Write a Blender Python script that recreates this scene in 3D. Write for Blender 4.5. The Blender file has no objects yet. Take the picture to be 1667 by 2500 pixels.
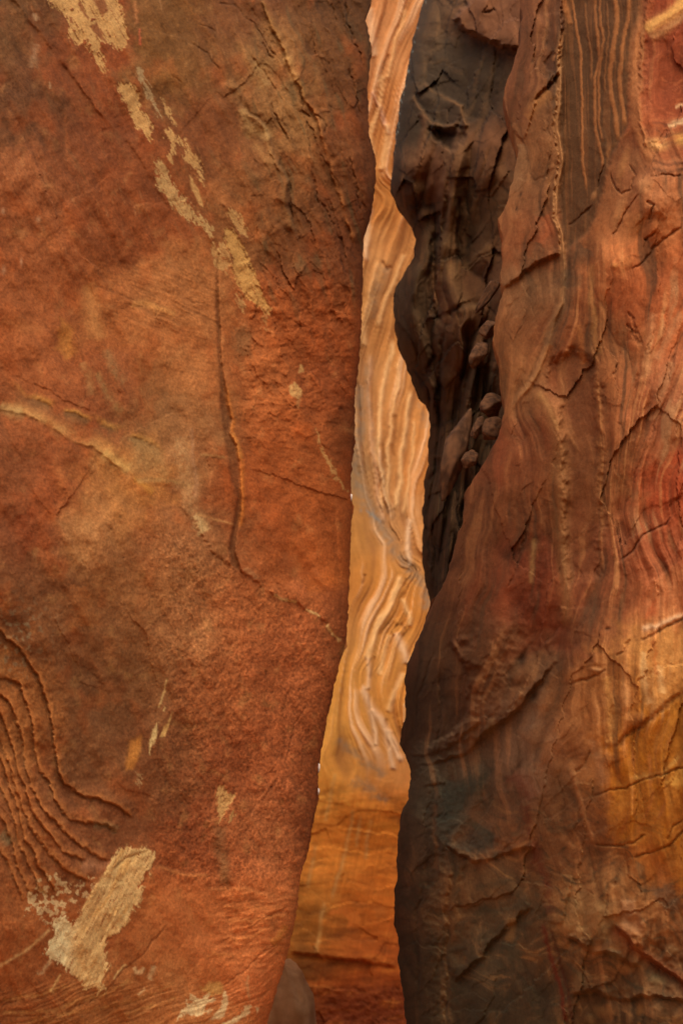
import bpy, math
import numpy as np

# ------------------------------------------------------------------ camera, sky, sun, exposure
sc = bpy.context.scene
COL = sc.collection
F_PX, PITCH, CAM_Z = 3094.0, math.radians(16.0), 1.6      # focal length in photo pixels, upward tilt, eye height
PW, PH = 1667.0, 2500.0
cam_d = bpy.data.cameras.new('camera')
cam_d.sensor_fit = 'VERTICAL'
cam_d.sensor_height = 36.0
cam_d.lens = 36.0 * F_PX / PH
cam_d.clip_start, cam_d.clip_end = 0.05, 600.0
cam_d.dof.use_dof = True
cam_d.dof.focus_distance = 5.9
cam_d.dof.aperture_fstop = 2.8
cam = bpy.data.objects.new('camera', cam_d)
cam.location = (0, 0, CAM_Z)
cam.rotation_euler = (math.pi / 2 + PITCH, 0, 0)
COL.objects.link(cam)
sc.camera = cam

SUN_EL, SUN_AZ = math.radians(58), math.radians(180)      # azimuth clockwise from +Y (north): behind the camera, straight along the canyon
world = bpy.data.worlds.new('World')
sc.world = world
world.use_nodes = True
wn = world.node_tree.nodes
sky = wn.new('ShaderNodeTexSky')
sky.sky_type = 'NISHITA'
sky.sun_disc = False
sky.sun_elevation = SUN_EL
sky.sun_rotation = SUN_AZ
sky.dust_density = 5.0
sky.ozone_density = 0.3
bg = wn['Background']
bg.inputs['Strength'].default_value = 0.09
world.node_tree.links.new(sky.outputs['Color'], bg.inputs['Color'])

sun_d = bpy.data.lights.new('sun', 'SUN')
sun_d.energy = 1.1
sun_d.angle = math.radians(80)
sun_d.color = (1.0, 0.95, 0.87)
sun = bpy.data.objects.new('sun', sun_d)
sun.rotation_euler = (math.pi / 2 - SUN_EL, 0, math.pi - SUN_AZ)
sun.location = (3, -4, 12)
COL.objects.link(sun)

sc.view_settings.view_transform = 'Standard'
sc.view_settings.look = 'None'
sc.view_settings.gamma = 1.0
sc.view_settings.exposure = 0.75
sc.cycles.use_denoising = True
sc.cycles.max_bounces = 8
sc.cycles.diffuse_bounces = 5

# ------------------------------------------------------------------ helpers: placing, noise, distance
SP, CP = math.sin(PITCH), math.cos(PITCH)
f32 = np.float32


def place(px, py, Y):
    """photo pixel + distance along the canyon (metres) -> world point"""
    cx = (px - PW / 2) / F_PX
    cy = -(py - PH / 2) / F_PX
    t = Y / (CP - cy * SP)
    return np.stack([cx * t, np.broadcast_to(Y, t.shape), CAM_Z + t * (SP + cy * CP)], -1)


_rng = np.random.default_rng(11)
_ang = _rng.random((256, 256)) * 2 * np.pi
_GX = np.cos(_ang).astype(f32).ravel()
_GY = np.sin(_ang).astype(f32).ravel()


def noise(x, y, seed=0):
    x = np.asarray(x, f32) + f32(seed * 17.37)
    y = np.asarray(y, f32) + f32(seed * 9.71)
    ix = np.floor(x)
    iy = np.floor(y)
    fx = x - ix
    fy = y - iy
    ix = ix.astype(np.int32) & 255
    iy = iy.astype(np.int32) & 255
    ix1 = ((ix + 1) & 255) << 8
    iy1 = (iy + 1) & 255
    ix = ix << 8
    u = fx * fx * fx * (fx * (fx * 6 - 15) + 10)
    v = fy * fy * fy * (fy * (fy * 6 - 15) + 10)
    k = ix + iy
    a = _GX[k] * fx + _GY[k] * fy
    k = ix1 + iy
    b = _GX[k] * (fx - 1) + _GY[k] * fy
    k = ix + iy1
    c = _GX[k] * fx + _GY[k] * (fy - 1)
    k = ix1 + iy1
    d = _GX[k] * (fx - 1) + _GY[k] * (fy - 1)
    a = a + u * (b - a)
    c = c + u * (d - c)
    return (a + v * (c - a)) * f32(1.5)


def fbm(x, y, o=4, seed=0, gain=0.5, lac=2.03):
    r = 0
    a = 1.0
    s = 0.0
    for i in range(o):
        r = r + f32(a) * noise(x, y, seed + i * 3)
        s += a
        a *= gain
        x = x * f32(lac)
        y = y * f32(lac)
    return r / f32(s) * f32(1.4)


_CR = _rng.random((5, 256, 256)).astype(f32)


def facet(x, y, la, lc, dx, dy, seed=0, tilt=1.0, off=0.5):
    """broken rock: every cell of a stretched cell pattern is a plane of its own; returns relief and distance to the nearest joint"""
    l = math.hypot(dx, dy)
    dx, dy = dx / l, dy / l
    u = (x * dx + y * dy) / f32(la) + f32(seed * 3.71)
    v = (y * dx - x * dy) / f32(lc) + f32(seed * 5.13)
    iu, iv = np.floor(u), np.floor(v)
    d1 = np.full(u.shape, 9, f32)
    d2 = np.full(u.shape, 9, f32)
    h = np.zeros(u.shape, f32)
    for a in (-1, 0, 1):
        for b in (-1, 0, 1):
            k = ((iu + a).astype(np.int32) & 255, (iv + b).astype(np.int32) & 255)
            ex = u - iu - a - _CR[0][k]
            ey = v - iv - b - _CR[1][k]
            d = ex * ex + ey * ey
            hh = off * (_CR[2][k] - f32(0.5)) * 2 + tilt * ((_CR[3][k] - f32(0.5)) * 2 * ex + (_CR[4][k] - f32(0.5)) * 2 * ey)
            m = d < d1
            d2 = np.where(m, d1, np.minimum(d2, d))
            h = np.where(m, hh, h)
            d1 = np.where(m, d, d1)
    return h, np.sqrt(d2) - np.sqrt(d1)


def ss(a, b, x):
    t = np.clip((x - a) / (b - a), 0, 1)
    return t * t * (3 - 2 * t)


def lin(c):
    c = np.asarray(c, float) / 255.0
    return np.where(c <= 0.04045, c / 12.92, ((c + 0.055) / 1.055) ** 2.4).astype(f32)


def curve(pts):
    p = np.array(pts, float)
    o = np.argsort(p[:, 1])
    p = p[o]
    return lambda y: np.interp(y, p[:, 1], p[:, 0])


def seg_dist(x, y, pts):
    """distance, side (+1 on the right when walking along), parameter 0..1"""
    p = np.array(pts, f32)
    L = np.hypot(np.diff(p[:, 0]), np.diff(p[:, 1]))
    S = np.concatenate([[0], np.cumsum(L)])
    best = np.full(x.shape, 1e18, f32)
    side = np.ones(x.shape, f32)
    tt = np.zeros(x.shape, f32)
    for i in range(len(p) - 1):
        ax, ay = p[i]
        dx, dy = p[i + 1] - p[i]
        l2 = max(dx * dx + dy * dy, 1e-6)
        rx = x - ax
        ry = y - ay
        t = np.clip((rx * dx + ry * dy) / l2, 0, 1)
        ex = rx - t * dx
        ey = ry - t * dy
        d = ex * ex + ey * ey
        m = d < best
        best = np.where(m, d, best)
        side = np.where(m, np.where(rx * dy - ry * dx < 0, f32(1), f32(-1)), side)
        tt = np.where(m, (S[i] + t * L[i]) / S[-1], tt)
    return np.sqrt(best), side, tt


def poly_sd(x, y, pts):
    p = np.array(pts, f32)
    q = np.roll(p, -1, 0)
    best = np.full(x.shape, 1e18, f32)
    ins = np.zeros(x.shape, bool)
    for (ax, ay), (bx, by) in zip(p, q):
        dx, dy = bx - ax, by - ay
        l2 = max(dx * dx + dy * dy, 1e-6)
        rx = x - ax
        ry = y - ay
        t = np.clip((rx * dx + ry * dy) / l2, 0, 1)
        d = (rx - t * dx) ** 2 + (ry - t * dy) ** 2
        best = np.minimum(best, d)
        if dy != 0:
            c = ((ay > y) != (by > y)) & (x < dx * ry / dy + ax)
            ins ^= c
    d = np.sqrt(best)
    return np.where(ins, d, -d)


def strata(x, y, guides, scale=500.0, every=70.0):
    """smooth field that is constant along every guide line: guides = [(value, [(x, y), ...]), ...]"""
    P, v = [], []
    for val, pts in guides:
        p = np.array(pts, float)
        L = np.concatenate([[0], np.cumsum(np.hypot(*np.diff(p, axis=0).T))])
        for t in np.linspace(0, L[-1], max(2, int(L[-1] / every) + 1)):
            P.append((np.interp(t, L, p[:, 0]), np.interp(t, L, p[:, 1])))
            v.append(val)
    P = np.array(P) / scale
    n = len(P)

    def ker(r2):
        return 0.5 * r2 * np.log(r2 + 1e-9)
    K = ker(((P[:, None] - P[None]) ** 2).sum(2)) + 0.004 * np.eye(n)
    A = np.zeros((n + 3, n + 3))
    A[:n, :n] = K
    A[:n, n] = 1
    A[:n, n + 1:] = P
    A[n, :n] = 1
    A[n + 1:, :n] = P.T
    w = np.linalg.solve(A, np.concatenate([v, np.zeros(3)])).astype(f32)
    xs, ys = x / f32(scale), y / f32(scale)
    r = w[n] + w[n + 1] * xs + w[n + 2] * ys
    for k in range(n):
        r += w[k] * ker((xs - f32(P[k, 0])) ** 2 + (ys - f32(P[k, 1])) ** 2)
    return r.astype(f32)


def smooth(v, n):
    k = np.hanning(2 * n + 1)
    k /= k.sum()
    return np.convolve(np.pad(v, n, mode='edge'), k, 'valid')


class Wall:
    """a rock face as a dense sheet: chart coordinates X, Y (photo pixels), relief h (metres towards the viewer), colour"""

    def __init__(s, X, Y, gain=1.0, seed=0, fs=1.0, ca=1.0):
        s.fs = fs                                  # relief scale of drawn features
        s.cw = 0.75                                # width of cracks
        s.ca = ca                                  # strength of dirt in cracks and of shade painted under ledges
        s.shape = X.shape
        s.X = X.ravel().astype(f32)
        s.Y = Y.ravel().astype(f32)
        s.n = s.X.size
        s.gain = gain
        s.h = np.zeros(s.n, f32)
        s.col = np.zeros((s.n, 3), f32)
        s.lab = np.zeros(s.n, np.int16)
        s.seed = seed
        s.a1 = fbm(s.X / 60, s.Y / 60, 3, seed + 1)
        s.a2 = fbm(s.X / 60, s.Y / 60, 3, seed + 2)
        s.c1 = fbm(s.X / 120, s.Y / 120, 2, seed + 11, 0.4)
        s.c2 = fbm(s.X / 120, s.Y / 120, 2, seed + 12, 0.4)
        s.b1 = fbm(s.X / 13, s.Y / 13, 2, seed + 3)
        s.b2 = fbm(s.X / 13, s.Y / 13, 2, seed + 4)

    def rgb(s, c):
        return lin(c) * s.gain

    def box(s, pts, m):
        p = np.array(pts, float)
        x0, y0 = p.min(0) - m
        x1, y1 = p.max(0) + m
        return np.nonzero((s.X > x0) & (s.X < x1) & (s.Y > y0) & (s.Y < y1))[0]

    def warped(s, i, wl, ws):
        return s.X[i] + wl * s.a1[i] + ws * s.b1[i], s.Y[i] + wl * s.a2[i] + ws * s.b2[i]

    def base(s, pts, sigma=75, wl=45, ws=10):
        x = s.X + wl * s.a1 + ws * s.b1
        y = s.Y + wl * s.a2 + ws * s.b2
        acc = np.zeros((s.n, 3), f32)
        wsum = np.full(s.n, 1e-12, f32)
        for px, py, c in pts:
            d2 = (x - px) ** 2 + (y - py) ** 2
            w = np.exp(-d2 / f32(2 * sigma * sigma)) + f32(1e-4) / (1 + d2 / f32(1e4)) ** 2
            acc += w[:, None] * s.rgb(c)
            wsum += w
        s.col = acc / wsum[:, None]

    def tone(s, f, m=None):
        """multiply colour by (1+f)"""
        s.col *= np.clip(1 + f, 0.15, 3)[:, None]

    def mix(s, i, c, a):
        a = np.clip(a, 0, 1)[:, None]
        s.col[i] = s.col[i] * (1 - a) + s.rgb(c) * a

    def mixall(s, c, a):
        a = np.clip(a, 0, 1)[:, None].astype(f32)
        s.col = s.col * (1 - a) + s.rgb(c) * a

    def an(s, dx, dy, la, lc, o=3, seed=0, bend=0.0):
        l = math.hypot(dx, dy)
        dx, dy = dx / l, dy / l
        X = s.X + 0.45 * bend * s.c1 + 0.10 * bend * s.a1
        Y = s.Y + 0.45 * bend * s.c2 + 0.10 * bend * s.a2
        return fbm((X * dx + Y * dy) / f32(la), (Y * dx - X * dy) / f32(lc), o, s.seed + seed)

    def streak(s, pts, w, c, a=0.7, wl=6, ws=3, brk=0.0, sharp=2.0, h=0.0, ends=True, label=0):
        i = s.box(pts, w * 2.6 + wl + ws)
        x, y = s.warped(i, wl, ws)
        d, sd, t = seg_dist(x, y, pts)
        f = np.exp(-(d / w) ** sharp)
        if ends:
            f *= ss(-0.001, 0.06, t) * ss(1.001, 0.94, t)
        if brk:
            f *= np.clip(1 - brk + brk * 2.2 * (s.b1[i] + s.a2[i] * 0.6 + 0.25), 0, 1)
        if c is not None:
            s.mix(i, c, a * f)
        if h:
            s.h[i] += s.fs * h * f
        if label:
            s.lab[i[f > 0.5]] = label

    def ledge(s, pts, h, wu=40, wd=6, side=1, cr=0.5, lip=None, la=0.4, lw=7, dark=None, da=0.4, dw=4, wl=4, ws=2, ends=0.06, brk=0.45):
        """a step along a line: the given side stands proud, the other side is undercut"""
        m = max(wu * 3, wd * 3) + 10
        i = s.box(pts, m)
        x, y = s.warped(i, wl, ws)
        d, sd, t = seg_dist(x, y, pts)
        q = d * sd * side
        e = ss(-0.001, ends, t) * ss(1.001, 1 - ends, t)
        if brk:
            e = e * np.clip(1 - brk + brk * 2 * (1.3 * s.a2[i] + 0.42), 0, 1)
        up = 1 / (1 + np.exp(np.clip(-q / 1.6, -30, 30)))
        prof = up * np.exp(-d / wu) - (1 - up) * cr * np.exp(-d / wd)
        s.h[i] += s.fs * h * prof * e
        if lip is not None:
            s.mix(i, lip, la * e * up * np.exp(-(d / lw) ** 2))
        if dark is not None:
            s.mix(i, dark, s.ca * da * e * (1 - up) * np.exp(-(d / dw) ** 2))  # crevice shade and dirt, both painted below the step

    def crack(s, pts, w=2.5, depth=0.02, c=(45, 26, 16), a=0.6, wl=4, ws=4, brk=0.3):
        w = w * s.cw
        ws = ws * 0.6
        i = s.box(pts, w * 3 + wl + ws)
        x, y = s.warped(i, wl, ws)
        d, sd, t = seg_dist(x, y, pts)
        f = np.exp(-(d / w) ** 2) * ss(-0.001, 0.1, t) * ss(1.001, 0.9, t)
        if brk:
            f *= np.clip(1 - brk + brk * 2 * (s.a1[i] + s.b2[i] * 0.5 + 0.3), 0, 1)
        s.h[i] -= s.fs * depth * f
        s.mix(i, c, s.ca * a * f)

    def patch(s, pts, c, a=0.9, wl=6, ws=5, soft=2.6, h=0.0, hole=None, label=0, fray=None, grow=0.0):
        i = s.box(pts, 14 + wl + ws + soft)
        x, y = s.warped(i, wl, ws)
        sd = poly_sd(x, y, pts) + grow
        if fray is not None:                      # streaky frayed edge: (dx, dy, along, across, amount)
            dx, dy, la, lc, am = fray
            l = math.hypot(dx, dy)
            dx, dy = dx / l, dy / l
            sd = sd + 0.55 * am * fbm(s.X[i] / 8, s.Y[i] / 10, 3, s.seed + 37, 0.65) - 1.0
            sd = sd + am * fbm((s.X[i] * dx + s.Y[i] * dy) / la, (s.Y[i] * dx - s.X[i] * dy) / lc, 3, s.seed + 31)
        f = ss(-soft, soft, sd)
        if fray is not None:
            st = fbm((s.X[i] * dx + s.Y[i] * dy) / (la * 1.5), (s.Y[i] * dx - s.X[i] * dy) / (lc * 0.9), 3, s.seed + 53, 0.6)
            f = f * (1 - 0.85 * ss(0.32, 0.62, st)) * (0.93 + 0.14 * st)
        if hole is not None:                      # mottled: (scale, threshold)
            n = fbm(s.X[i] / hole[0], s.Y[i] / hole[0], 3, s.seed + 41)
            f *= ss(hole[1] + 0.06, hole[1] - 0.06, n)
        if c is not None:
            s.mix(i, c, a * f)
        if h:
            s.h[i] += s.fs * h * f
        if label:
            s.lab[i[f > 0.5]] = label
        return i, f

    def blob(s, cx, cy, rx, ry, h, rot=0.0, p=2.0, c=None, a=0.5):
        r = max(rx, ry) * 2.2
        i = s.box([(cx, cy)], r)
        x, y = s.warped(i, min(min(rx, ry) * 0.25, 9.0), min(min(rx, ry) * 0.1, 0.8))
        x = x - cx
        y = y - cy
        co, si = math.cos(rot), math.sin(rot)
        q = ((x * co + y * si) / rx) ** 2 + ((y * co - x * si) / ry) ** 2
        f = np.exp(-q ** (p / 2))
        s.h[i] += s.fs * h * f
        if c is not None:
            s.mix(i, c, a * f)


# ------------------------------------------------------------------ materials
def sandstone(name, scale, contrast, bump, rough=0.93):
    m = bpy.data.materials.new(name)
    m.use_nodes = True
    nt = m.node_tree
    n, l = nt.nodes, nt.links
    b = n['Principled BSDF']
    b.inputs['Roughness'].default_value = rough
    b.inputs['Specular IOR Level'].default_value = 0.18
    at = n.new('ShaderNodeAttribute')
    at.attribute_name = 'mineral'
    tc = n.new('ShaderNodeTexCoord')
    n1 = n.new('ShaderNodeTexNoise')
    n1.inputs['Scale'].default_value = scale
    n1.inputs['Detail'].default_value = 6
    n1.inputs['Roughness'].default_value = 0.65
    l.new(tc.outputs['Object'], n1.inputs['Vector'])
    mr = n.new('ShaderNodeMapRange')
    mr.inputs['From Min'].default_value = 0.25
    mr.inputs['From Max'].default_value = 0.75
    mr.inputs['To Min'].default_value = 1 - contrast
    mr.inputs['To Max'].default_value = 1 + contrast
    l.new(n1.outputs['Fac'], mr.inputs['Value'])
    vm = n.new('ShaderNodeVectorMath')
    vm.operation = 'SCALE'
    l.new(at.outputs['Color'], vm.inputs[0])
    l.new(mr.outputs['Result'], vm.inputs['Scale'])
    l.new(vm.outputs['Vector'], b.inputs['Base Color'])
    n2 = n.new('ShaderNodeTexNoise')
    n2.inputs['Scale'].default_value = scale * 2.2
    n2.inputs['Detail'].default_value = 5
    l.new(tc.outputs['Object'], n2.inputs['Vector'])
    bp = n.new('ShaderNodeBump')
    bp.inputs['Strength'].default_value = bump
    bp.inputs['Distance'].default_value = 0.004
    l.new(n2.outputs['Fac'], bp.inputs['Height'])
    l.new(bp.outputs['Normal'], b.inputs['Normal'])
    return m


def plain_noise(name, c1, c2, scale, rough=0.95, bump=0.3):
    m = bpy.data.materials.new(name)
    m.use_nodes = True
    n, l = m.node_tree.nodes, m.node_tree.links
    b = n['Principled BSDF']
    b.inputs['Roughness'].default_value = rough
    b.inputs['Specular IOR Level'].default_value = 0.15
    tc = n.new('ShaderNodeTexCoord')
    n1 = n.new('ShaderNodeTexNoise')
    n1.inputs['Scale'].default_value = scale
    n1.inputs['Detail'].default_value = 8
    l.new(tc.outputs['Object'], n1.inputs['Vector'])
    cr = n.new('ShaderNodeValToRGB')
    cr.color_ramp.elements[0].position = 0.3
    cr.color_ramp.elements[0].color = (*lin(c1), 1)
    cr.color_ramp.elements[1].position = 0.7
    cr.color_ramp.elements[1].color = (*lin(c2), 1)
    l.new(n1.outputs['Fac'], cr.inputs['Fac'])
    l.new(cr.outputs['Color'], b.inputs['Base Color'])
    bp = n.new('ShaderNodeBump')
    bp.inputs['Strength'].default_value = bump
    bp.inputs['Distance'].default_value = 0.02
    l.new(n1.outputs['Fac'], bp.inputs['Height'])
    l.new(bp.outputs['Normal'], b.inputs['Normal'])
    return m


M_LEFT = sandstone('red_sandstone', 85, 0.36, 0.6)
M_RIGHT = sandstone('banded_sandstone', 60, 0.22, 0.4)
M_SHADE = sandstone('brown_sandstone', 30, 0.14, 0.3)  # grain of the recess cliff and loose rocks; tones come from mesh colours
M_FAR = sandstone('ochre_sandstone', 18, 0.10, 0.2)
M_SAND = plain_noise('canyon_sand', (150, 105, 70), (185, 135, 95), 3.0)


# ------------------------------------------------------------------ mesh building
def mesh_obj(name, V, Q, C, mat, N=None, parent=None):
    me = bpy.data.meshes.new(name)
    me.vertices.add(len(V))
    me.vertices.foreach_set('co', np.ascontiguousarray(V, f32).ravel())
    k = Q.shape[1]
    me.loops.add(Q.size)
    me.loops.foreach_set('vertex_index', np.ascontiguousarray(Q, np.int32).ravel())
    me.polygons.add(len(Q))
    me.polygons.foreach_set('loop_start', np.arange(0, Q.size, k, dtype=np.int32))
    me.polygons.foreach_set('use_smooth', np.ones(len(Q), bool))
    if C is not None:
        ca = me.color_attributes.new('mineral', 'FLOAT_COLOR', 'POINT')
        c4 = np.ones((len(V), 4), f32)
        c4[:, :3] = np.clip(C, 0.004, 0.9)
        ca.data.foreach_set('color', c4.ravel())
    me.update(calc_edges=True)
    me.materials.append(mat)
    if N is not None:
        me.normals_split_custom_set_from_vertices(N.astype(float).tolist())
    o = bpy.data.objects.new(name, me)
    COL.objects.link(o)
    if parent is not None:
        o.parent = parent
    return o


def thing(name, label, cat, loc=(0, 0, 0), group=None):
    o = bpy.data.objects.new(name, None)
    o.empty_display_size = 0.3
    o.location = loc
    o['label'] = label
    o['category'] = cat
    if group:
        o['group'] = group
    COL.objects.link(o)
    return o


def sheet(V, wall, root, mat, names, flip=False):
    """split the sheet into the parts named by wall.lab and hang them under root"""
    R, Cn = wall.shape
    V = V.reshape(-1, 3)
    root.location = (float(V[:, 0].mean()), float(V[:, 1].mean()), 0.0)
    loc = np.array(root.location, float)
    G = V.reshape(R, Cn, 3)
    du = np.gradient(G, axis=1)
    dv = np.gradient(G, axis=0)
    N = np.cross(du, dv)
    N /= np.maximum(np.linalg.norm(N, axis=2, keepdims=True), 1e-12)
    if flip:
        N = -N
    N = N.reshape(-1, 3)
    idx = np.arange(R * Cn).reshape(R, Cn)
    Q = np.stack([idx[:-1, :-1], idx[:-1, 1:], idx[1:, 1:], idx[1:, :-1]], -1).reshape(-1, 4)
    if flip:
        Q = Q[:, ::-1]
    fl = wall.lab[Q[:, 0]]
    out = {}
    for k in np.unique(fl):
        q = Q[fl == k]
        u, inv = np.unique(q, return_inverse=True)
        out[int(k)] = mesh_obj(names[int(k)], V[u] - loc, inv.reshape(q.shape), wall.col[u], mat, N[u], root)
    return out


def rows(step, y0=-270, y1=3080):
    a = np.arange(-12, PH + 12, step)
    up = -12 - np.cumsum(np.geomspace(step * 1.3, 34, 34))
    up = up[up > y0]
    dn = a[-1] + np.cumsum(np.geomspace(step * 1.3, 34, 40))
    dn = dn[dn < y1]
    return np.concatenate([up[::-1], a, dn])


# ================================================================== LEFT CLIFF
edge_left = curve([(905, -520), (907, 0), (892, 47), (907, 119), (903, 154), (897, 208), (901, 332), (916, 380), (918, 427), (907, 516),
                   (887, 581), (884, 706), (882, 797), (878, 860), (875, 900), (866, 955), (866, 1084), (859, 1133), (857, 1213), (863, 1235),
                   (859, 1260), (855, 1336), (853, 1408), (850, 1480), (847, 1537), (846, 1580), (833, 1603), (816, 1675), (797, 1761), (780, 1853),
                   (777, 1892), (777, 1950), (763, 2018), (751, 2082), (737, 2128), (730, 2162), (727, 2214), (720, 2245), (704, 2323),
                   (694, 2354), (677, 2415), (657, 2481), (651, 2500), (590, 2700), (520, 3080)])


def build_left():
    ys = rows(2.5)
    u_main = np.concatenate([-np.cumsum(np.geomspace(3.2, 64, 62))[::-1] / 880.0, np.linspace(0, 1, 350)])
    NW = 26
    e = edge_left(ys)
    jag = 2.4 * noise(ys / 16, ys * 0 + 3.3) + 1.4 * noise(ys / 7, ys * 0 + 7.3)
    # u is denser where the face turns away at its right edge
    um = np.where(u_main > 0, 1 - (1 - np.clip(u_main, 0, 1)) ** 1.08, u_main)
    PX = um[None, :] * e[:, None] + jag[:, None] * np.clip(um[None, :], 0, 1) ** 14
    es = smooth(e, 45)
    e = e + jag
    PY = np.repeat(ys[:, None], len(um), 1)
    wk = np.arange(1, NW + 1)
    WX = e[:, None] + wk[None, :] * 9.0
    X = np.concatenate([PX, WX], 1)
    Y = np.concatenate([PY, np.repeat(ys[:, None], NW, 1)], 1)
    w = Wall(X, Y, gain=np.array((1.07, 1.27, 0.98), f32), seed=5, fs=0.30, ca=0.55)
    x, y = w.X, w.Y

    B = [(60, 60, (112, 66, 38)), (60, 250, (108, 60, 35)), (180, 120, (136, 64, 32)), (100, 450, (150, 80, 48)), (200, 400, (126, 62, 34)),
         (300, 500, (136, 66, 34)), (80, 600, (156, 80, 45)), (450, 100, (118, 70, 36)), (560, 60, (112, 60, 33)), (560, 300, (124, 64, 34)),
         (650, 180, (140, 90, 55)), (700, 300, (135, 85, 50)), (800, 150, (108, 60, 32)), (850, 300, (112, 56, 28)), (860, 60, (96, 54, 28)),
         (650, 450, (130, 72, 40)), (720, 520, (112, 62, 33)), (820, 600, (112, 54, 27)), (250, 800, (150, 77, 40)), (60, 750, (156, 80, 45)),
         (400, 760, (164, 94, 55)), (100, 950, (150, 77, 44)), (250, 950, (140, 70, 40)), (380, 1000, (134, 82, 50)), (460, 900, (168, 96, 56)),
         (480, 1060, (162, 100, 64)), (60, 1130, (130, 68, 40)), (150, 1200, (136, 60, 30)), (260, 1200, (172, 106, 63)), (230, 1300, (176, 112, 72)),
         (330, 1180, (175, 103, 54)), (60, 1330, (120, 62, 37)), (100, 1450, (112, 60, 36)), (200, 1500, (126, 70, 44)), (320, 1400, (150, 86, 53)),
         (420, 1300, (150, 85, 52)), (500, 1320, (172, 108, 72)), (600, 1150, (150, 70, 33)), (620, 1250, (140, 64, 30)), (565, 1345, (118, 58, 30)),
         (720, 1100, (146, 71, 36)), (780, 1250, (150, 72, 35)), (620, 900, (156, 80, 43)), (750, 800, (146, 70, 35)), (820, 900, (128, 58, 28)),
         (845, 1100, (118, 56, 27)), (600, 1450, (136, 68, 40)), (700, 1600, (128, 61, 36)), (500, 1700, (126, 62, 36)), (400, 1800, (118, 62, 38)),
         (600, 1850, (118, 55, 32)), (750, 1800, (120, 56, 32)), (250, 1700, (114, 64, 41)), (200, 1850, (118, 66, 42)), (650, 2050, (138, 71, 44)),
         (550, 2100, (115, 52, 30)), (730, 2000, (112, 52, 31)), (60, 1750, (142, 76, 42)), (60, 2000, (134, 70, 42)), (200, 2000, (126, 66, 42)),
         (60, 2300, (148, 76, 44)), (300, 2450, (152, 84, 50)), (450, 2200, (154, 75, 44)), (600, 2250, (158, 80, 48)), (550, 2350, (152, 74, 46)),
         (680, 2200, (142, 70, 42)), (450, 2450, (164, 96, 62)), (320, 2300, (150, 76, 44)), (320, 1620, (132, 76, 48)), (430, 1550, (150, 86, 56))]
    w.base(B, 58, 46, 10)  # base tones carry part of the face's light and shade

    # ---- zones of different surface texture
    zU = ss(760, 560, y) * ss(680, 520, x)                       # upper left: soft streaks down to the right
    zR = ss(540, 660, x) * ss(900, 640, y)                        # upper right: coarse streaked rock
    zG = ss(1350, 1480, y + (x - 650) * 0.55 * -1 + 40 * w.a1) * ss(300, 460, x + 30 * w.a2) * ss(2230, 2120, y)   # granular red face
    zB = ss(2360, 2430, y - (x - 300) * 0.05 + 20 * w.a1)         # bottom: swept streaks
    zM = 1 - np.clip(zR + zB, 0, 1)
    n1 = w.an(0.45, 0.9, 130, 20, 5, 6, 20)
    n2 = w.an(0.36, 0.93, 120, 17, 5, 7, 22)
    n3 = w.an(0.94, -0.34, 190, 9, 4, 8, 25)
    ng = fbm(x / 15, y / 18, 4, 55, 0.66)
    ngf = fbm(x / 6.5, y / 7.5, 2, 58, 0.8)
    nb = fbm(x / 170, y / 190, 5, 66, 0.5)
    nm = fbm(x / 46, y / 46, 5, 77, 0.64)
    w.tone(0.14 * nb + 0.13 * nm * (0.6 + 0.4 * zM) + 0.20 * ngf)
    w.tone(0.26 * n1 * (0.35 + zU) + 0.30 * n2 * zR + 0.34 * n3 * zB)
    w.tone(zG * (0.40 * ng + 0.22 * ngf))
    nv = fbm(x / 90, y / 150, 5, 82, 0.58)
    w.mixall((98, 56, 33), 0.14 * ss(0.0, 0.8, nv) * (0.8 + 0.2 * zG))
    w.tone(0.62 * ss(380, 640, x) * ss(1250, 1450, y))  # lifts the lower right in colour, where less light arrives
    w.tone(-0.10 * ss(420, 150, x) * ss(1000, 700, y))
    w.mixall((96, 70, 46), 0.55 * zR * ss(0.15, 0.7, w.an(0.3, 0.95, 120, 26, 3, 12, 30)))
    w.mixall((88, 60, 38), 0.40 * ss(0.2, 0.75, n1) * zU)
    w.mixall((185, 120, 82), 0.35 * ss(0.25, 0.8, w.an(0.25, 0.97, 60, 9, 3, 14)) * zU * ss(0.0, 0.4, nb))
    w.mixall((165, 72, 30), 0.30 * ss(0.1, 0.7, fbm(x / 85, y / 110, 3, 90)) * (1 - zG))
    w.mixall((178, 116, 74), 0.25 * ss(0.25, 0.8, fbm(x / 45, y / 60, 4, 93)) * zM)

    # ---- relief at every scale
    w.h += 0.034 * nb + nm * (0.0022 + 0.005 * zR + 0.006 * zG * ss(-0.2, 0.5, nb)) + 0.0007 * ngf
    w.h += 0.004 * zR * n2 + 0.003 * (zU + 0.3 * zM) * n1 + 0.005 * zB * n3
    rid = 1 - np.abs(w.an(0.34, 0.94, 210, 34, 5, 18, 30)) * 2.2
    w.h += 0.007 * zR * np.clip(rid, -0.3, 1)
    w.h += zG * (0.0036 * ng + 0.0016 * ngf)
    w.h += 0.02 * np.exp(-((x - 240) / 150) ** 2 - ((y - 1290) / 130) ** 2)
    pl = fbm((x * 0.8 + y * 0.2) / 210, (y * 0.5 - x * 0.86) / 90, 3, 88, 0.45)      # broad slanting planes
    w.h += 0.030 * pl
    w.tone(0.10 * pl)
    w.tone(-0.08 * ss(0.2, 0.8, np.abs(fbm((x * 0.5 + y * 0.86) / 260, (y * 0.5 - x * 0.86) / 60, 3, 89, 0.5)) * -2 + 1) * (1 - zG))
    # broken faces: coarse streaked rock, flaky flank, and faint planes everywhere
    wx, wy = x + 9 * w.a1 + 2 * w.b1, y + 9 * w.a2 + 2 * w.b2
    fa, ga = facet(wx, wy, 120, 34, 0.36, 0.93, 1)
    fb, gb = facet(wx, wy, 46, 26, 0.5, 0.86, 2)
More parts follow.
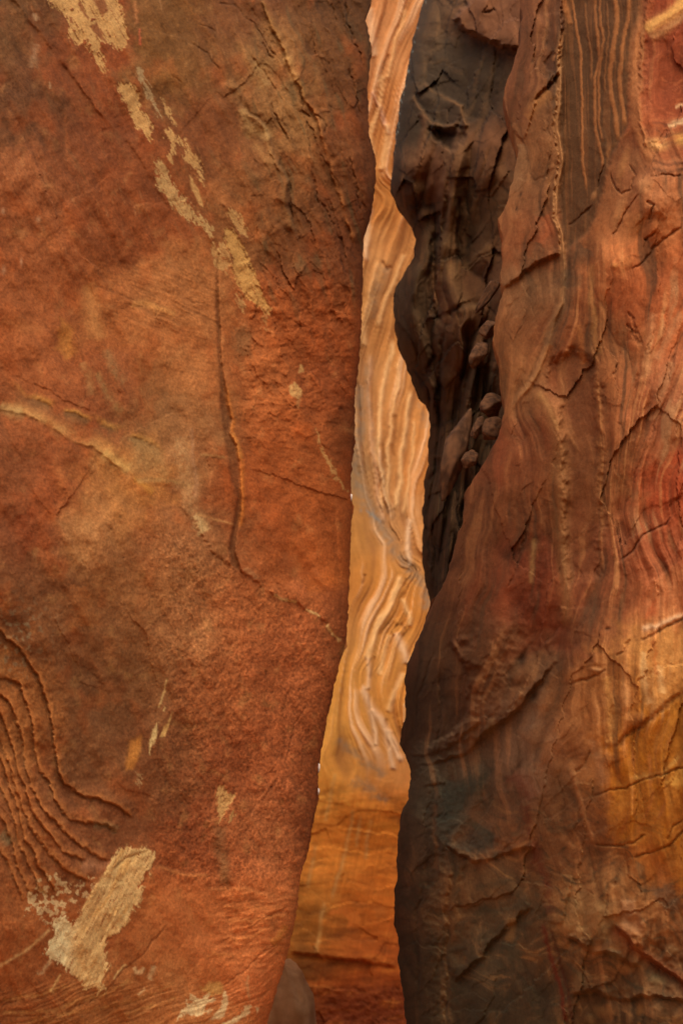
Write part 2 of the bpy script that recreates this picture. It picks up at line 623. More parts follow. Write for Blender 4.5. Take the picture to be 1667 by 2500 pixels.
    fc, gc = facet(wx, wy, 300, 150, 0.45, 0.9, 3)
    zf = ss(545, 600, x) * ss(600, 720, y) * ss(1180, 1000, y)
    w.h += zR * (0.008 * fa + 0.003 * fb) + zf * (0.004 * fb + 0.004 * fa) + 0.0055 * fc * (1 - zG * 0.5) + 0.0016 * fb * (0.5 + zG)
    w.tone(zR * 0.22 * fa + 0.05 * fc + zf * 0.12 * fb)
    w.tone(-0.12 * zR * ss(0.10, 0.0, ga) - 0.12 * zf * ss(0.12, 0.0, gb))
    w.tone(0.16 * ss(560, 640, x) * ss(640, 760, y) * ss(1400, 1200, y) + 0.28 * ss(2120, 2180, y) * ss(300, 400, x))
    # ---- cross-bedding lines in the middle
    for cx, cy, rx, ry, dx, dy, am in ((400, 735, 150, 90, 0.93, 0.36, 1.0), (480, 880, 80, 190, 0.985, 0.17, 0.6), (440, 760, 120, 60, 0.9, 0.43, 0.8)):
        zz = np.exp(-((x - cx) / rx) ** 4 - ((y - cy) / ry) ** 4) * ss(542, 528, x) * am
        nl = w.an(dx, dy, 130, 6.5, 3, 21, 10)
        w.tone(0.22 * zz * nl)
        w.h += 0.0022 * zz * nl
    zz = np.exp(-((x - 700) / 110) ** 4 - ((y - 1080) / 190) ** 4)
    nl = w.an(0.97, 0.2, 45, 9, 3, 24, 10)
    w.tone(0.2 * zz * nl)
    w.h += 0.0022 * zz * nl

    w.col[:, 1] *= 1 + 0.07 * ss(1300, 1500, y)
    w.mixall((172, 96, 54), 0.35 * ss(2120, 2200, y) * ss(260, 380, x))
    # ---- recessed groove beside the smooth block
    grv = [(533, 620), (532, 700), (537, 800), (540, 880), (548, 930), (556, 985), (566, 1030), (560, 1055), (574, 1085), (585, 1130), (588, 1180), (588, 1250),
           (578, 1300), (574, 1350), (590, 1400), (566, 1380), (560, 1340), (572, 1280), (580, 1215), (568, 1180), (556, 1110), (545, 1050), (539, 980), (537, 900), (531, 800), (529, 700)]
    w.patch(grv, (92, 50, 28), 0.7, 2, 1.5, 4.0, h=-0.08)  # dark colour paints the shade inside the groove
    w.ledge([(531, 640), (534, 780), (537, 880), (539, 980), (545, 1050), (556, 1110), (570, 1185), (580, 1215), (573, 1270)], 0.028, 50, 8, side=-1, cr=0.3, wl=2, ws=2,
            dark=(84, 44, 22), da=0.35, dw=9)
    w.streak([(550, 935), (560, 990), (572, 1030), (566, 1055), (578, 1085), (592, 1135), (592, 1180), (592, 1250), (585, 1295)], 5, (192, 104, 46), 0.75, 2, 2, brk=0.2, h=0.01)
    w.streak([(566, 1055), (580, 1085), (590, 1120)], 5, (200, 120, 62), 0.5, 2, 2)

    # ---- two mineral seams running down to the right, with painted highlight and shadow
    w.ledge([(0, 926), (30, 936), (58, 962), (85, 976), (120, 986), (180, 1010), (225, 1024), (290, 1050), (330, 1068), (372, 1086), (400, 1104), (420, 1140)],
            0.020, 26, 14, side=-1, cr=0.7, lip=(194, 130, 66), la=0.7, lw=9, dark=(84, 70, 46), da=1.1, dw=26, wl=7, brk=0.6, ends=0.3)
    w.ledge([(-60, 995), (0, 1003), (60, 1012), (130, 1045), (180, 1078), (230, 1097), (270, 1125), (310, 1152), (345, 1168), (400, 1172)],
            0.030, 34, 8, side=-1, cr=0.7, lip=(198, 138, 86), la=0.6, lw=18, dark=(92, 50, 28), da=0.8, dw=9, wl=7, brk=0.5, ends=0.3)
    w.streak([(255, 1105), (285, 1125), (320, 1145)], 12, (204, 148, 92), 0.6)
    w.streak([(0, 990), (25, 1005), (60, 1005)], 14, (170, 128, 86), 0.6)
    w.streak([(330, 1165), (355, 1185), (372, 1205)], 8, (190, 120, 56), 0.7, h=0.008)
    w.streak([(330, 1170), (400, 1172), (440, 1180), (470, 1190)], 6, (184, 134, 88), 0.55)
    w.patch([(322, 1075), (350, 1082), (392, 1100), (402, 1130), (402, 1165), (360, 1160), (320, 1145), (325, 1110)], (152, 112, 76), 0.5, 14, 8, 22)
    w.streak([(235, 905), (250, 935), (275, 980), (300, 1010)], 9, (150, 104, 66), 0.6, brk=0.4)
    w.streak([(205, 885), (218, 930), (225, 970)], 9, (160, 108, 70), 0.55, brk=0.4)
    w.streak([(255, 850), (280, 900), (300, 940)], 12, (140, 100, 68), 0.5, brk=0.4)
    w.ledge([(345, 850), (348, 920), (352, 960), (368, 1010), (385, 1060), (400, 1110)], 0.014, 40, 10, side=1, cr=0.4, lip=(180, 112, 66), la=0.35, dark=(105, 66, 40), da=0.4, dw=10)
    w.streak([(440, 1060), (450, 1130), (462, 1190), (480, 1260), (498, 1310)], 20, (190, 134, 94), 0.6, 10, 6, brk=0.35)
    w.streak([(470, 1040), (473, 1140), (478, 1220)], 5, (180, 122, 92), 0.5)
    w.streak([(470, 1255), (490, 1280), (500, 1300)], 12, (206, 160, 116), 0.7, 8, 8, brk=0.5)
    w.streak([(488, 1112), (520, 1115), (552, 1118)], 4, (170, 120, 78), 0.5)
    w.crack([(488, 1117), (520, 1120), (555, 1122)], 2.0, 0.008)
    w.streak([(480, 1255), (530, 1268), (575, 1280)], 3, (186, 122, 78), 0.6, 3, 2)
    w.patch([(150, 780), (180, 800), (185, 860), (165, 880), (140, 850), (145, 810)], (184, 112, 54), 0.5, 14, 8, 12)
    w.streak([(212, 690), (225, 760), (235, 800), (240, 830)], 20, (182, 116, 70), 0.5, 8, 4)
    w.crack([(230, 692), (260, 706), (300, 722), (335, 738), (380, 765)], 3.5, 0.014, a=0.45)
    w.crack([(310, 740), (350, 755), (385, 772), (430, 785)], 3, 0.012, a=0.45)
    w.streak([(320, 745), (360, 745), (400, 757), (430, 772)], 9, (190, 122, 70), 0.5, h=0.012)
    w.crack([(100, 780), (125, 815), (150, 850), (170, 880)], 4, 0.01, a=0.35)
    w.crack([(380, 700), (420, 715), (470, 735), (520, 748)], 2.5, 0.008, a=0.35)
    w.streak([(0, 780), (60, 800), (110, 810)], 16, (170, 96, 56), 0.4)

    # ---- upper right: folds, cracks and light ribs
    w.fs = 0.55
    w.crack([(520, 5), (545, 8), (570, 12), (600, 45), (620, 55), (640, 85), (660, 120), (690, 160)], 2.3, 0.018)
    w.crack([(465, 105), (490, 118), (510, 130), (520, 148), (540, 175)], 2.2, 0.014)
    w.crack([(490, 60), (515, 68), (530, 75)], 2.0, 0.012, a=0.5)
    w.crack([(612, 135), (640, 170), (665, 210), (690, 250), (705, 285)], 3, 0.022, a=0.5)
    w.ledge([(568, 185), (586, 215), (588, 250), (606, 272), (628, 290), (650, 318), (665, 350), (672, 385), (690, 420), (700, 440), (702, 480), (708, 530), (722, 570)],
            0.06, 40, 12, side=1, cr=0.8, lip=(168, 112, 70), la=0.35, lw=12, dark=(66, 44, 28), da=0.5, dw=7, wl=8)
    w.streak([(590, 262), (602, 290), (612, 320), (640, 312), (660, 345)], 12, (172, 122, 80), 0.6, 6, 4, h=0.01)
    w.streak([(655, 365), (668, 385), (660, 400), (640, 380), (625, 350)], 9, (160, 108, 68), 0.4, 6, 4)
    w.ledge([(635, 0), (650, 40), (672, 85), (690, 120), (704, 165), (722, 195), (735, 220), (742, 250)], 0.045, 30, 12, side=-1, cr=0.7, lip=(172, 112, 64), la=0.55, lw=10,
            dark=(70, 46, 28), da=0.4, dw=8, wl=6)
    w.streak([(700, 140), (718, 175), (730, 195)], 12, (184, 124, 78), 0.7, h=0.02)
    w.streak([(632, 150), (645, 190), (655, 215)], 18, (170, 120, 78), 0.5, 8, 5, brk=0.3)
    w.ledge([(740, 240), (765, 270), (778, 320), (792, 355), (806, 400), (815, 440), (830, 480), (842, 540), (866, 600)], 0.05, 26, 12, side=-1, cr=0.7,
            lip=(182, 104, 58), la=0.6, lw=7, dark=(62, 38, 22), da=0.5, dw=9, wl=5)
    for p in ([(808, 10), (812, 30), (822, 60)], [(845, 0), (850, 60), (862, 100), (880, 130), (890, 170)], [(850, 165), (860, 200), (870, 240), (880, 290)],
              [(735, 215), (742, 270), (760, 290)], [(700, 420), (708, 470), (712, 540), (735, 600)], [(782, 488), (800, 520), (815, 560), (838, 600), (850, 640)],
              [(768, 280), (790, 300), (800, 330)], [(640, 100), (665, 150)], [(660, 250), (690, 320), (705, 350)], [(765, 440), (780, 500)], [(850, 380), (868, 450), (880, 520)]):
        w.crack(p, 3.5, 0.03, (48, 30, 18), 0.55, 6, 5, 0.25)
    w.blob(738, 262, 16, 9, 0.02, 0.9)
    w.patch([(840, 30), (870, 60), (885, 100), (880, 120), (850, 80)], (56, 38, 22), 0.5, 8, 8, 10)
    w.crack([(632, 642), (655, 665), (672, 688), (690, 700)], 2.6, 0.014)
    w.crack([(460, 330), (480, 370), (500, 420), (505, 520), (520, 560)], 3, 0.012, a=0.4)
    w.streak([(502, 440), (540, 475), (575, 510), (610, 545), (650, 590)], 12, (172, 96, 54), 0.35, 8, 4)
    w.ledge([(500, 450), (545, 500), (600, 560), (640, 600), (690, 650), (720, 690)], 0.018, 60, 14, side=-1, cr=0.4, dark=(100, 52, 28), da=0.3, dw=10)
    w.crack([(414, 185), (428, 190), (445, 200)], 3, 0.015)
    w.blob(410, 185, 30, 20, 0.018, c=(150, 90, 46), a=0.4)
    w.ledge([(0, -20), (40, 8), (62, 40), (100, 85), (150, 150), (200, 220), (260, 300), (310, 345), (345, 395), (380, 460), (420, 520)], 0.02, 60, 16, side=-1, cr=0.4,
            dark=(78, 44, 26), da=0.35, dw=12)
    w.ledge([(160, 260), (158, 300), (162, 360), (165, 400)], 0.012, 26, 10, side=-1, cr=0.4, lip=(160, 84, 46), la=0.3, dark=(92, 54, 34), da=0.5, dw=26)
    w.streak([(88, 30), (92, 50)], 5, (190, 140, 110), 0.5)
    w.streak([(90, 105), (84, 135), (80, 165)], 9, (170, 122, 96), 0.5, brk=0.3)
    w.streak([(332, 0), (330, 25), (335, 60)], 4, (176, 104, 66), 0.6)
    w.streak([(341, 65), (342, 110)], 2.5, (186, 80, 56), 0.7)
    w.streak([(124, 200), (122, 215)], 4, (190, 140, 110), 0.5)
    for p in ((8, 515, 4, 8), (95, 535, 5, 7), (53, 640, 3, 9), (10, 660, 5, 10)):
        w.blob(*p, 0.0, c=(188, 136, 110), a=0.5)

    w.fs = 0.30
    # ---- right flank of the face: flaky rock
    fl = ss(560, 620, x) * ss(620, 700, y) * ss(1130, 1000, y)
    nfl = fbm(x / 44, y / 30, 5, 44, 0.62)
    w.h += 0.011 * fl * nfl
    w.tone(0.22 * fl * nfl)
    w.patch([(575, 800), (600, 795), (615, 825), (608, 870), (585, 875), (570, 850)], (120, 80, 52), 0.5, 10, 6, 10)
    w.crack([(595, 845), (605, 848), (615, 858)], 3, 0.02)
    w.crack([(594, 905), (612, 905), (620, 915)], 3, 0.02)
    w.crack([(590, 975), (600, 975), (618, 978)], 3, 0.02)
    w.crack([(755, 905), (775, 925), (785, 945)], 3, 0.02)
    w.crack([(700, 1000), (725, 998), (735, 980)], 3, 0.02)
    w.blob(833, 998, 5, 4, -0.03, c=(50, 28, 16), a=0.8)
    w.ledge([(800, 770), (806, 830), (828, 880), (845, 920), (860, 950)], 0.035, 24, 10, side=-1, cr=0.5, dark=(80, 40, 22), da=0.45, dw=10, wl=6)
    w.ledge([(820, 1240), (824, 1330), (830, 1400), (838, 1480), (842, 1540)], 0.03, 30, 14, side=-1, cr=0.6, dark=(86, 42, 22), da=0.5, dw=12, wl=5)
    w.ledge([(840, 860), (852, 960), (855, 1050), (850, 1150), (846, 1240)], 0.03, 30, 14, side=-1, cr=0.5, dark=(80, 38, 20), da=0.4, dw=10, wl=5)

    # ---- long broken edge above the granular face
    w.ledge([(430, 1225), (470, 1270), (520, 1350), (545, 1368), (600, 1405), (640, 1432), (668, 1453), (690, 1466), (725, 1472), (745, 1488), (785, 1507), (800, 1530),
             (820, 1556), (836, 1578)], 0.035, 70, 14, side=-1, cr=0.6, dark=(84, 42, 26), da=0.35, dw=9, wl=3, ws=5)
    for p in ([(667, 1452), (685, 1463), (705, 1468), (725, 1471)], [(745, 1487), (765, 1496), (783, 1506)], [(796, 1524), (806, 1540), (820, 1557), (832, 1570)]):
        w.streak(p, 3.2, (216, 160, 110), 0.85, 2, 3, h=0.006)
    w.streak([(595, 1390), (615, 1405), (625, 1415)], 7, (178, 116, 82), 0.6)
    w.crack([(640, 1432), (628, 1440), (622, 1450)], 3, 0.02)
    w.crack([(522, 1352), (520, 1360)], 3, 0.02)
    w.blob(840, 1590, 9, 14, 0.012, c=(176, 122, 76), a=0.6)

    # ---- granular face details
    for p in ([(860 - 110, 1720), (720, 1770), (700, 1850)], [(715, 1790), (700, 1850), (695, 1870)], [(700, 1690), (690, 1740)], [(650, 1945), (620, 1975), (605, 2000)],
              [(680, 1900), (640, 1960)], [(530, 1900), (515, 1980)], [(745, 1900), (730, 1930)]):
        w.crack(p, 3, 0.016, a=0.4)
    w.ledge([(700, 1650), (705, 1740), (700, 1820), (690, 1870), (640, 1950), (600, 2010)], 0.02, 50, 10, side=-1, cr=0.4, wl=8)
    w.streak([(540, 2010), (536, 2060), (545, 2110), (553, 2165)], 15, (126, 82, 54), 0.6, 3, 3, h=-0.016)
    w.streak([(405, 1610), (400, 1660), (388, 1730), (388, 1780)], 24, (160, 100, 66), 0.35, 12, 6)
    w.streak([(408, 1655), (400, 1690), (388, 1730)], 2.4, (206, 156, 108), 0.8, 2, 2)
    w.streak([(403, 1725), (400, 1738)], 2.2, (206, 156, 108), 0.7, 1, 1)

    # ---- hook shaped bulge, pits
    w.streak([(160, 1595), (185, 1592), (215, 1602), (240, 1632), (254, 1660)], 13, (146, 84, 52), 0.4, 3, 2, h=0.016)
    w.crack([(190, 1622), (215, 1636), (235, 1655), (248, 1672), (258, 1668)], 4, 0.014, (70, 38, 22), 0.5)
    for cx, cy, r in ((272, 1291, 5), (138, 1321, 4), (158, 1196, 4), (295, 1262, 6), (430, 1330, 8), (210, 1145, 4), (136, 1228, 5), (303, 1362, 4)):
        w.blob(cx, cy, r, r * 0.7, -0.012, 0.4, c=(74, 40, 22), a=0.6)
    gz = np.exp(-((x - 30) / 90) ** 2 - ((y - 1560) / 90) ** 2)
    w.mixall((132, 104, 82), 0.75 * gz * ss(0.15, 0.5, fbm(x / 14, y / 16, 3, 120)))
    w.tone(-0.25 * gz * ss(0.0, 0.5, fbm(x / 20, y / 20, 3, 121)))
    w.streak([(55, 1250), (70, 1300), (95, 1350)], 40, (134, 56, 28), 0.45, 20, 8)
    w.streak([(190, 1430), (210, 1500), (215, 1540)], 26, (164, 88, 44), 0.4, 20, 8)

    # ---- bedding layers, lower left: each layer stands proud of the next
    beds = [
        [(-200, 1480), (0, 1535), (20, 1562), (45, 1582), (66, 1606), (86, 1642), (105, 1682), (116, 1722), (130, 1780), (138, 1840), (143, 1882), (152, 1908), (172, 1922), (202, 1946), (245, 1952), (280, 1966), (312, 1986), (330, 2000)],
        [(-200, 1590), (0, 1650), (25, 1656), (48, 1670), (60, 1702), (75, 1760), (83, 1820), (95, 1880), (115, 1902), (135, 1950), (155, 1985), (172, 2001), (215, 2008), (260, 2014), (290, 2034)],
        [(-200, 1640), (0, 1692), (20, 1712), (36, 1742), (50, 1792), (60, 1840), (66, 1882), (80, 1930), (96, 1966), (116, 1990), (140, 2010), (165, 2040), (192, 2062), (230, 2086), (272, 2102)],
        [(-200, 1690), (0, 1742), (20, 1790), (32, 1832), (45, 1882), (60, 1926), (76, 1980), (100, 2010), (126, 2046), (152, 2076), (182, 2092), (215, 2104)],
        [(-200, 1740), (0, 1798), (15, 1850), (30, 1882), (40, 1930), (55, 1972), (76, 2020), (100, 2060), (122, 2084), (150, 2118), (190, 2140), (225, 2155)],
        [(-200, 1800), (0, 1850), (15, 1882), (26, 1930), (40, 1962), (50, 2002), (62, 2052), (84, 2078), (92, 2110), (120, 2150), (140, 2180)],
        [(-200, 1880), (0, 1918), (20, 1960), (34, 2000), (46, 2060), (60, 2085), (80, 2130), (95, 2165), (120, 2190)],
        [(-200, 1960), (0, 1990), (14, 2020), (30, 2066), (40, 2110), (66, 2165), (80, 2190)],
        [(-200, 2060), (0, 2080), (20, 2110), (40, 2160), (60, 2200)],
    ]
    w.fs, w.ca = 1.15, 1.0
    for k, p in enumerate(beds):
        w.ledge(p, 0.022 - 0.0010 * k, 34, 8, side=-1, cr=0.5, lip=(192, 110, 60), la=0.6, lw=10, dark=(76, 46, 29), da=0.8, dw=4.5, wl=5, ws=3.5, ends=0.03, brk=0.2)  # lip and dark line put each step's lit edge and shade into colour
    w.fs, w.ca = 0.30, 0.55
    nbed = fbm(x / 16, y / 20, 4, 130, 0.6)
    zbed = ss(300, 150, x - (y - 1900) * 0.25) * ss(1560, 1640, y - x * 0.4) * ss(2260, 2150, y)
    w.h += 0.003 * zbed * nbed
    w.tone(0.16 * zbed * nbed)
    w.streak([(0, 2040), (15, 2050), (25, 2062)], 16, (124, 98, 72), 0.6)
    w.streak([(225, 2015), (265, 2015), (290, 2030)], 9, (120, 92, 66), 0.6)
    w.streak([(200, 2110), (240, 2110), (270, 2115)], 16, (164, 104, 78), 0.5)
    for p in ([(0, 2200), (30, 2222), (55, 2262)], [(30, 2262), (36, 2300), (70, 2330)], [(60, 2300), (90, 2320), (120, 2350)], [(75, 2350), (110, 2365), (150, 2360)], [(40, 2380), (100, 2400), (150, 2410)],
              [(0, 2260), (36, 2270), (60, 2290)]):
        w.ledge(p, 0.007, 14, 5, side=1, cr=0.5, dark=(104, 56, 34), da=0.4, dw=3)

    # ---- ledges, cracks, ridges of the lower right
    w.ledge([(376, 2108), (410, 2122), (452, 2134), (480, 2137), (512, 2136)], 0.022, 30, 10, side=1, cr=0.8, lip=(186, 110, 64), la=0.5, dark=(60, 34, 22), da=0.7, dw=4)
    w.ledge([(500, 2165), (560, 2170), (600, 2168), (640, 2180), (700, 2185), (735, 2170)], 0.022, 20, 12, side=1, cr=0.8, lip=(180, 104, 60), la=0.4, dark=(66, 34, 22), da=0.5, dw=8)
    zz = ss(500, 560, x) * ss(2130, 2180, y) * ss(2400, 2330, y)
    nr = w.an(1.0, -0.08, 46, 17, 5, 27, 12)
    w.h += 0.008 * zz * nr
    w.tone(0.34 * zz * nr)
    for p in ([(545, 2245), (590, 2248), (640, 2244), (700, 2232)], [(548, 2290), (580, 2292), (610, 2285), (650, 2268)], [(500, 2330), (550, 2328), (600, 2330)], [(540, 2215), (600, 2212), (690, 2210)]):
        w.ledge(p, 0.018, 14, 9, side=1, cr=0.7, lip=(188, 108, 58), la=0.5, lw=6, dark=(70, 38, 24), da=0.45, dw=7, wl=6, ws=6)
    w.crack([(722, 2250), (700, 2285), (665, 2312), (632, 2335), (600, 2370), (560, 2398), (530, 2412)], 3, 0.02, (64, 44, 26), 0.6)
    w.streak([(700, 2262), (680, 2290), (662, 2305)], 9, (186, 112, 52), 0.6, h=0.012)
    w.crack([(205, 2460), (255, 2425), (300, 2372), (350, 2328), (395, 2275), (415, 2250)], 2.8, 0.016, a=0.55)
    w.ledge([(255, 2425), (300, 2372), (350, 2328), (395, 2275)], 0.012, 24, 6, side=-1, cr=0.5)
    w.streak([(275, 2390), (290, 2375), (310, 2355)], 3, (206, 156, 108), 0.7)
    zz = ss(610, 660, x + (y - 2400) * 0.2) * ss(2290, 2340, y)
    w.h += 0.007 * zz * w.an(0.75, -0.66, 80, 10, 3, 29, 10)
    w.tone(0.25 * zz * w.an(0.75, -0.66, 80, 10, 3, 29, 10))
    for p in ([(0, 2475), (120, 2470), (250, 2430), (330, 2390)], [(60, 2495), (200, 2470), (330, 2440), (430, 2400)], [(300, 2480), (380, 2455), (440, 2430)], [(0, 2440), (100, 2430), (180, 2400)]):
        w.streak(p, 5, (186, 124, 74), 0.45, 6, 3, brk=0.5)
        w.crack([(a, b + 9) for a, b in p], 2.5, 0.012, a=0.35, brk=0.6)

    # ---- pale bare patches
    tan, tan2, grey = (186, 131, 85), (180, 126, 82), (166, 126, 94)
    fr = (0.5, 0.87, 34, 5, 9)
    L = 10
    w.patch([(118, -30), (118, 0), (165, 45), (168, 95), (195, 112), (212, 97), (216, 118), (235, 145), (250, 180), (263, 186), (258, 160), (253, 140), (245, 118),
             (254, 104), (272, 112), (292, 124), (310, 118), (310, 68), (301, 30), (290, 0), (280, -30)], tan, 0.92, 5, 4, h=-0.02, hole=(26, 0.62), label=1, fray=fr)
    for hp in ([(228, 0), (258, 0), (262, 30), (250, 36), (236, 20)], [(196, 0), (205, 25), (218, 45), (214, 48), (198, 26), (188, 8)], [(220, 66), (236, 52), (246, 72), (262, 108), (245, 95), (232, 80)],
               [(170, 40), (177, 42), (177, 58), (171, 58)]):
        w.patch(hp, (122, 62, 34), 0.9, 3, 3)
    w.patch([(284, 210), (300, 200), (326, 205), (341, 226), (346, 266), (366, 290), (373, 320), (367, 345), (350, 325), (336, 316), (325, 290), (310, 250), (290, 228)], tan, 0.92, 4, 4, h=-0.02, label=2, fray=fr)
    w.patch([(324, 170), (346, 168), (358, 190), (371, 225), (386, 265), (398, 292), (388, 286), (374, 256), (360, 236), (350, 206), (338, 196)], grey, 0.8, 3, 3, hole=(12, 0.45), label=3, fray=fr)
    w.patch([(402, 308), (420, 320), (440, 335), (452, 362), (430, 346), (428, 374), (420, 402), (411, 390), (418, 352), (405, 330)], tan, 0.88, 4, 4, label=4, fray=fr)
    w.patch([(396, 238), (414, 258), (431, 302), (422, 302), (404, 272)], tan2, 0.8, 3, 3, hole=(10, 0.4), label=50, fray=fr)
    w.patch([(378, 388), (396, 390), (413, 424), (431, 455), (451, 480), (471, 510), (500, 538), (527, 560), (520, 578), (494, 556), (464, 541), (440, 520), (410, 490), (390, 462), (377, 430)],
            (186, 138, 94), 0.75, 5, 4, hole=(16, 0.5), label=5, fray=fr)
    w.patch([(454, 338), (471, 370), (491, 400), (499, 440), (497, 458), (489, 440), (484, 416), (465, 406), (449, 386), (452, 364)], tan, 0.9, 4, 4, label=6, fray=fr)
    w.patch([(466, 428), (483, 465), (496, 506), (485, 496), (467, 456)], tan, 0.8, 3, 2, label=51, grow=1.0)
    w.patch([(562, 508), (590, 524), (601, 550), (606, 578), (590, 571), (570, 546), (556, 530)], tan, 0.85, 5, 4, hole=(16, 0.5), label=7, fray=fr)
    w.patch([(544, 558), (566, 554), (581, 580), (601, 610), (614, 645), (626, 680), (646, 720), (657, 745), (659, 768), (640, 762), (625, 746), (605, 736), (590, 716), (577, 690), (569, 660), (567, 630), (553, 610)],
            (188, 130, 78), 0.9, 4, 4, h=-0.02, label=52, fray=fr)
    w.patch([(518, 588), (545, 600), (561, 620), (561, 646), (551, 668), (540, 662), (529, 650), (513, 620)], tan2, 0.88, 5, 5, hole=(18, 0.42), label=53, fray=fr)
    w.patch([(578, 716), (602, 745), (597, 774), (583, 755)], tan2, 0.75, 4, 4, hole=(10, 0.35), label=54, fray=fr)
    w.patch([(640, 750), (658, 760), (652, 810), (642, 800)], tan2, 0.5, 5, 5, hole=(10, 0.2), fray=fr)
    w.patch([(733, 888), (741, 890), (741, 908), (728, 910)], tan, 0.8, 2, 2)
    w.patch([(704, 946), (720, 934), (736, 950), (738, 967), (724, 972), (708, 962)], (196, 140, 92), 0.75, 4, 5, hole=(9, 0.4), label=8)
    w.patch([(728, 960), (736, 975), (728, 1000), (718, 985)], (180, 118, 76), 0.5, 4, 5)
    w.patch([(770, 1040), (784, 1080), (806, 1120), (828, 1160), (850, 1200), (838, 1196), (812, 1160), (790, 1120), (776, 1080)], (190, 132, 84), 0.75, 5, 5, hole=(12, 0.25), label=9, fray=(0.45, 0.9, 30, 5, 4))
    w.patch([(373, 1778), (386, 1764), (383, 1800), (366, 1840), (364, 1815)], (202, 158, 112), 0.9, 2, 2, label=10, fray=(-0.3, 0.95, 20, 3, 3))
    w.patch([(421, 1738), (413, 1775), (404, 1798), (391, 1800), (399, 1776), (410, 1766)], (198, 142, 90), 0.9, 2, 2, label=55)
    w.patch([(318, 1810), (347, 1793), (341, 1840), (326, 1877), (309, 1882), (304, 1866), (315, 1835)], (188, 112, 52), 0.7, 5, 3, 7)
    w.patch([(334, 1885), (350, 1890), (343, 1925), (336, 1915)], (186, 136, 98), 0.5, 5, 5, hole=(8, 0.2))
    fs = (-0.45, 0.9, 30, 5, 8)
    w.patch([(529, 1918), (545, 1915), (552, 1935), (566, 1933), (577, 1940), (561, 1970), (545, 1996), (534, 2007), (530, 1960)], tan, 0.93, 3, 3, h=-0.02, label=11, fray=fs)
    w.patch([(554, 1996), (571, 1975), (574, 1986), (559, 2008)], tan, 0.85, 2, 3, label=56, fray=fs)
    # the big scar
    i, f = w.patch([(290, 2075), (308, 2064), (326, 2070), (341, 2073), (356, 2067), (382, 2084), (379, 2100), (366, 2120), (350, 2150), (341, 2167), (354, 2160), (349, 2186),
                    (346, 2206), (326, 2220), (316, 2246), (290, 2276), (266, 2290), (258, 2310), (262, 2336), (271, 2350), (260, 2380), (250, 2400), (258, 2416), (240, 2431),
                    (235, 2410), (222, 2416), (204, 2421), (203, 2395), (185, 2386), (165, 2371), (150, 2356), (130, 2346), (112, 2330), (119, 2305), (135, 2286), (129, 2255),
                    (140, 2238), (165, 2238), (176, 2262), (186, 2250), (200, 2225), (215, 2190), (236, 2160), (261, 2125), (272, 2100)],
                   (206, 156, 110), 0.9, 3, 4, h=0.012, label=12, fray=(-0.45, 0.9, 30, 5, 8))
    sl = w.an(-0.45, 0.9, 100, 13, 5, 33, 12)[i] + 0.5 * nm[i]
    w.col[i] *= (1 + 0.16 * f * sl)[:, None]
    w.h[i] += 0.004 * f * sl
    w.mix(i, (196, 128, 68), 0.45 * f * ss(0.1, 0.6, w.an(-0.45, 0.9, 120, 16, 3, 35, 12)[i]))
    w.mix(i, (222, 196, 164), 0.6 * f * ss(200, 150, x[i] + (y[i] - 2300) * 0.1))
    w.crack([(275, 2128), (290, 2115), (310, 2098), (340, 2084), (362, 2078)], 5, 0.03, (112, 74, 42), 0.6)
    w.crack([(283, 2146), (292, 2150), (300, 2147)], 4, 0.02, (90, 54, 30), 0.7)
    w.blob(310, 2125, 16, 8, 0.02, -0.6)
    w.ledge([(272, 2100), (261, 2125), (236, 2160), (215, 2190), (200, 2225), (186, 2250)], 0.018, 16, 5, side=-1, cr=0.6, dark=(86, 44, 26), da=0.5, dw=4, lip=(214, 158, 106), la=0.5)
    w.patch([(92, 2145), (140, 2126), (168, 2160), (200, 2150), (225, 2140), (232, 2160), (205, 2195), (160, 2215), (168, 2240), (140, 2252), (115, 2262), (92, 2235), (58, 2228), (72, 2180)],
            (196, 152, 116), 0.9, 6, 6, hole=(17, -0.02), label=13, fray=(-0.55, 0.83, 30, 7, 9))
    w.streak([(-10, 2364), (30, 2342), (70, 2316), (100, 2290), (126, 2266)], 3.6, (206, 152, 106), 0.85, 3, 2, brk=0.2)
    w.streak([(126, 2425), (140, 2395), (150, 2375)], 3, (206, 150, 100), 0.7)
    w.streak([(92, 2375), (105, 2370), (115, 2355), (128, 2340)], 5, (206, 160, 124), 0.7, brk=0.4)
    pale = (222, 178, 140)
    w.patch([(430, 2492), (456, 2456), (465, 2425), (490, 2438), (512, 2418), (524, 2440), (502, 2455), (496, 2470), (520, 2466), (490, 2482), (460, 2476)], pale, 0.85, 5, 6, hole=(18, 0.4), label=14)
    w.patch([(547, 2418), (556, 2430), (553, 2470), (542, 2485), (512, 2492), (540, 2464)], pale, 0.85, 4, 4, hole=(20, 0.45), label=57)
    w.patch([(592, 2458), (614, 2452), (606, 2476), (584, 2490), (556, 2506), (520, 2512), (588, 2474)], pale, 0.85, 4, 4, hole=(20, 0.45), label=58)
    w.patch([(624, 2458), (634, 2460), (628, 2476)], pale, 0.8, 3, 3)
    w.streak([(328, 2360), (332, 2374), (345, 2373), (353, 2361)], 4, (206, 158, 120), 0.8, 2, 2)
    w.streak([(377, 2358), (371, 2378), (364, 2392)], 6, (206, 158, 120), 0.8, 3, 2)
    w.streak([(336, 2430), (355, 2412)], 3.5, (214, 160, 118), 0.7, 2, 2)
    w.streak([(610, 2440), (602, 2400), (607, 2380)], 3, (196, 140, 100), 0.5, 3, 2)
    w.patch([(490, 2410), (520, 2395), (540, 2402), (545, 2425), (515, 2428)], (196, 142, 84), 0.6, 6, 5, 5)

    # ---- bedding layers as parts of their own
    zone = (y > 1500) & (y < 2230) & (x < 330)
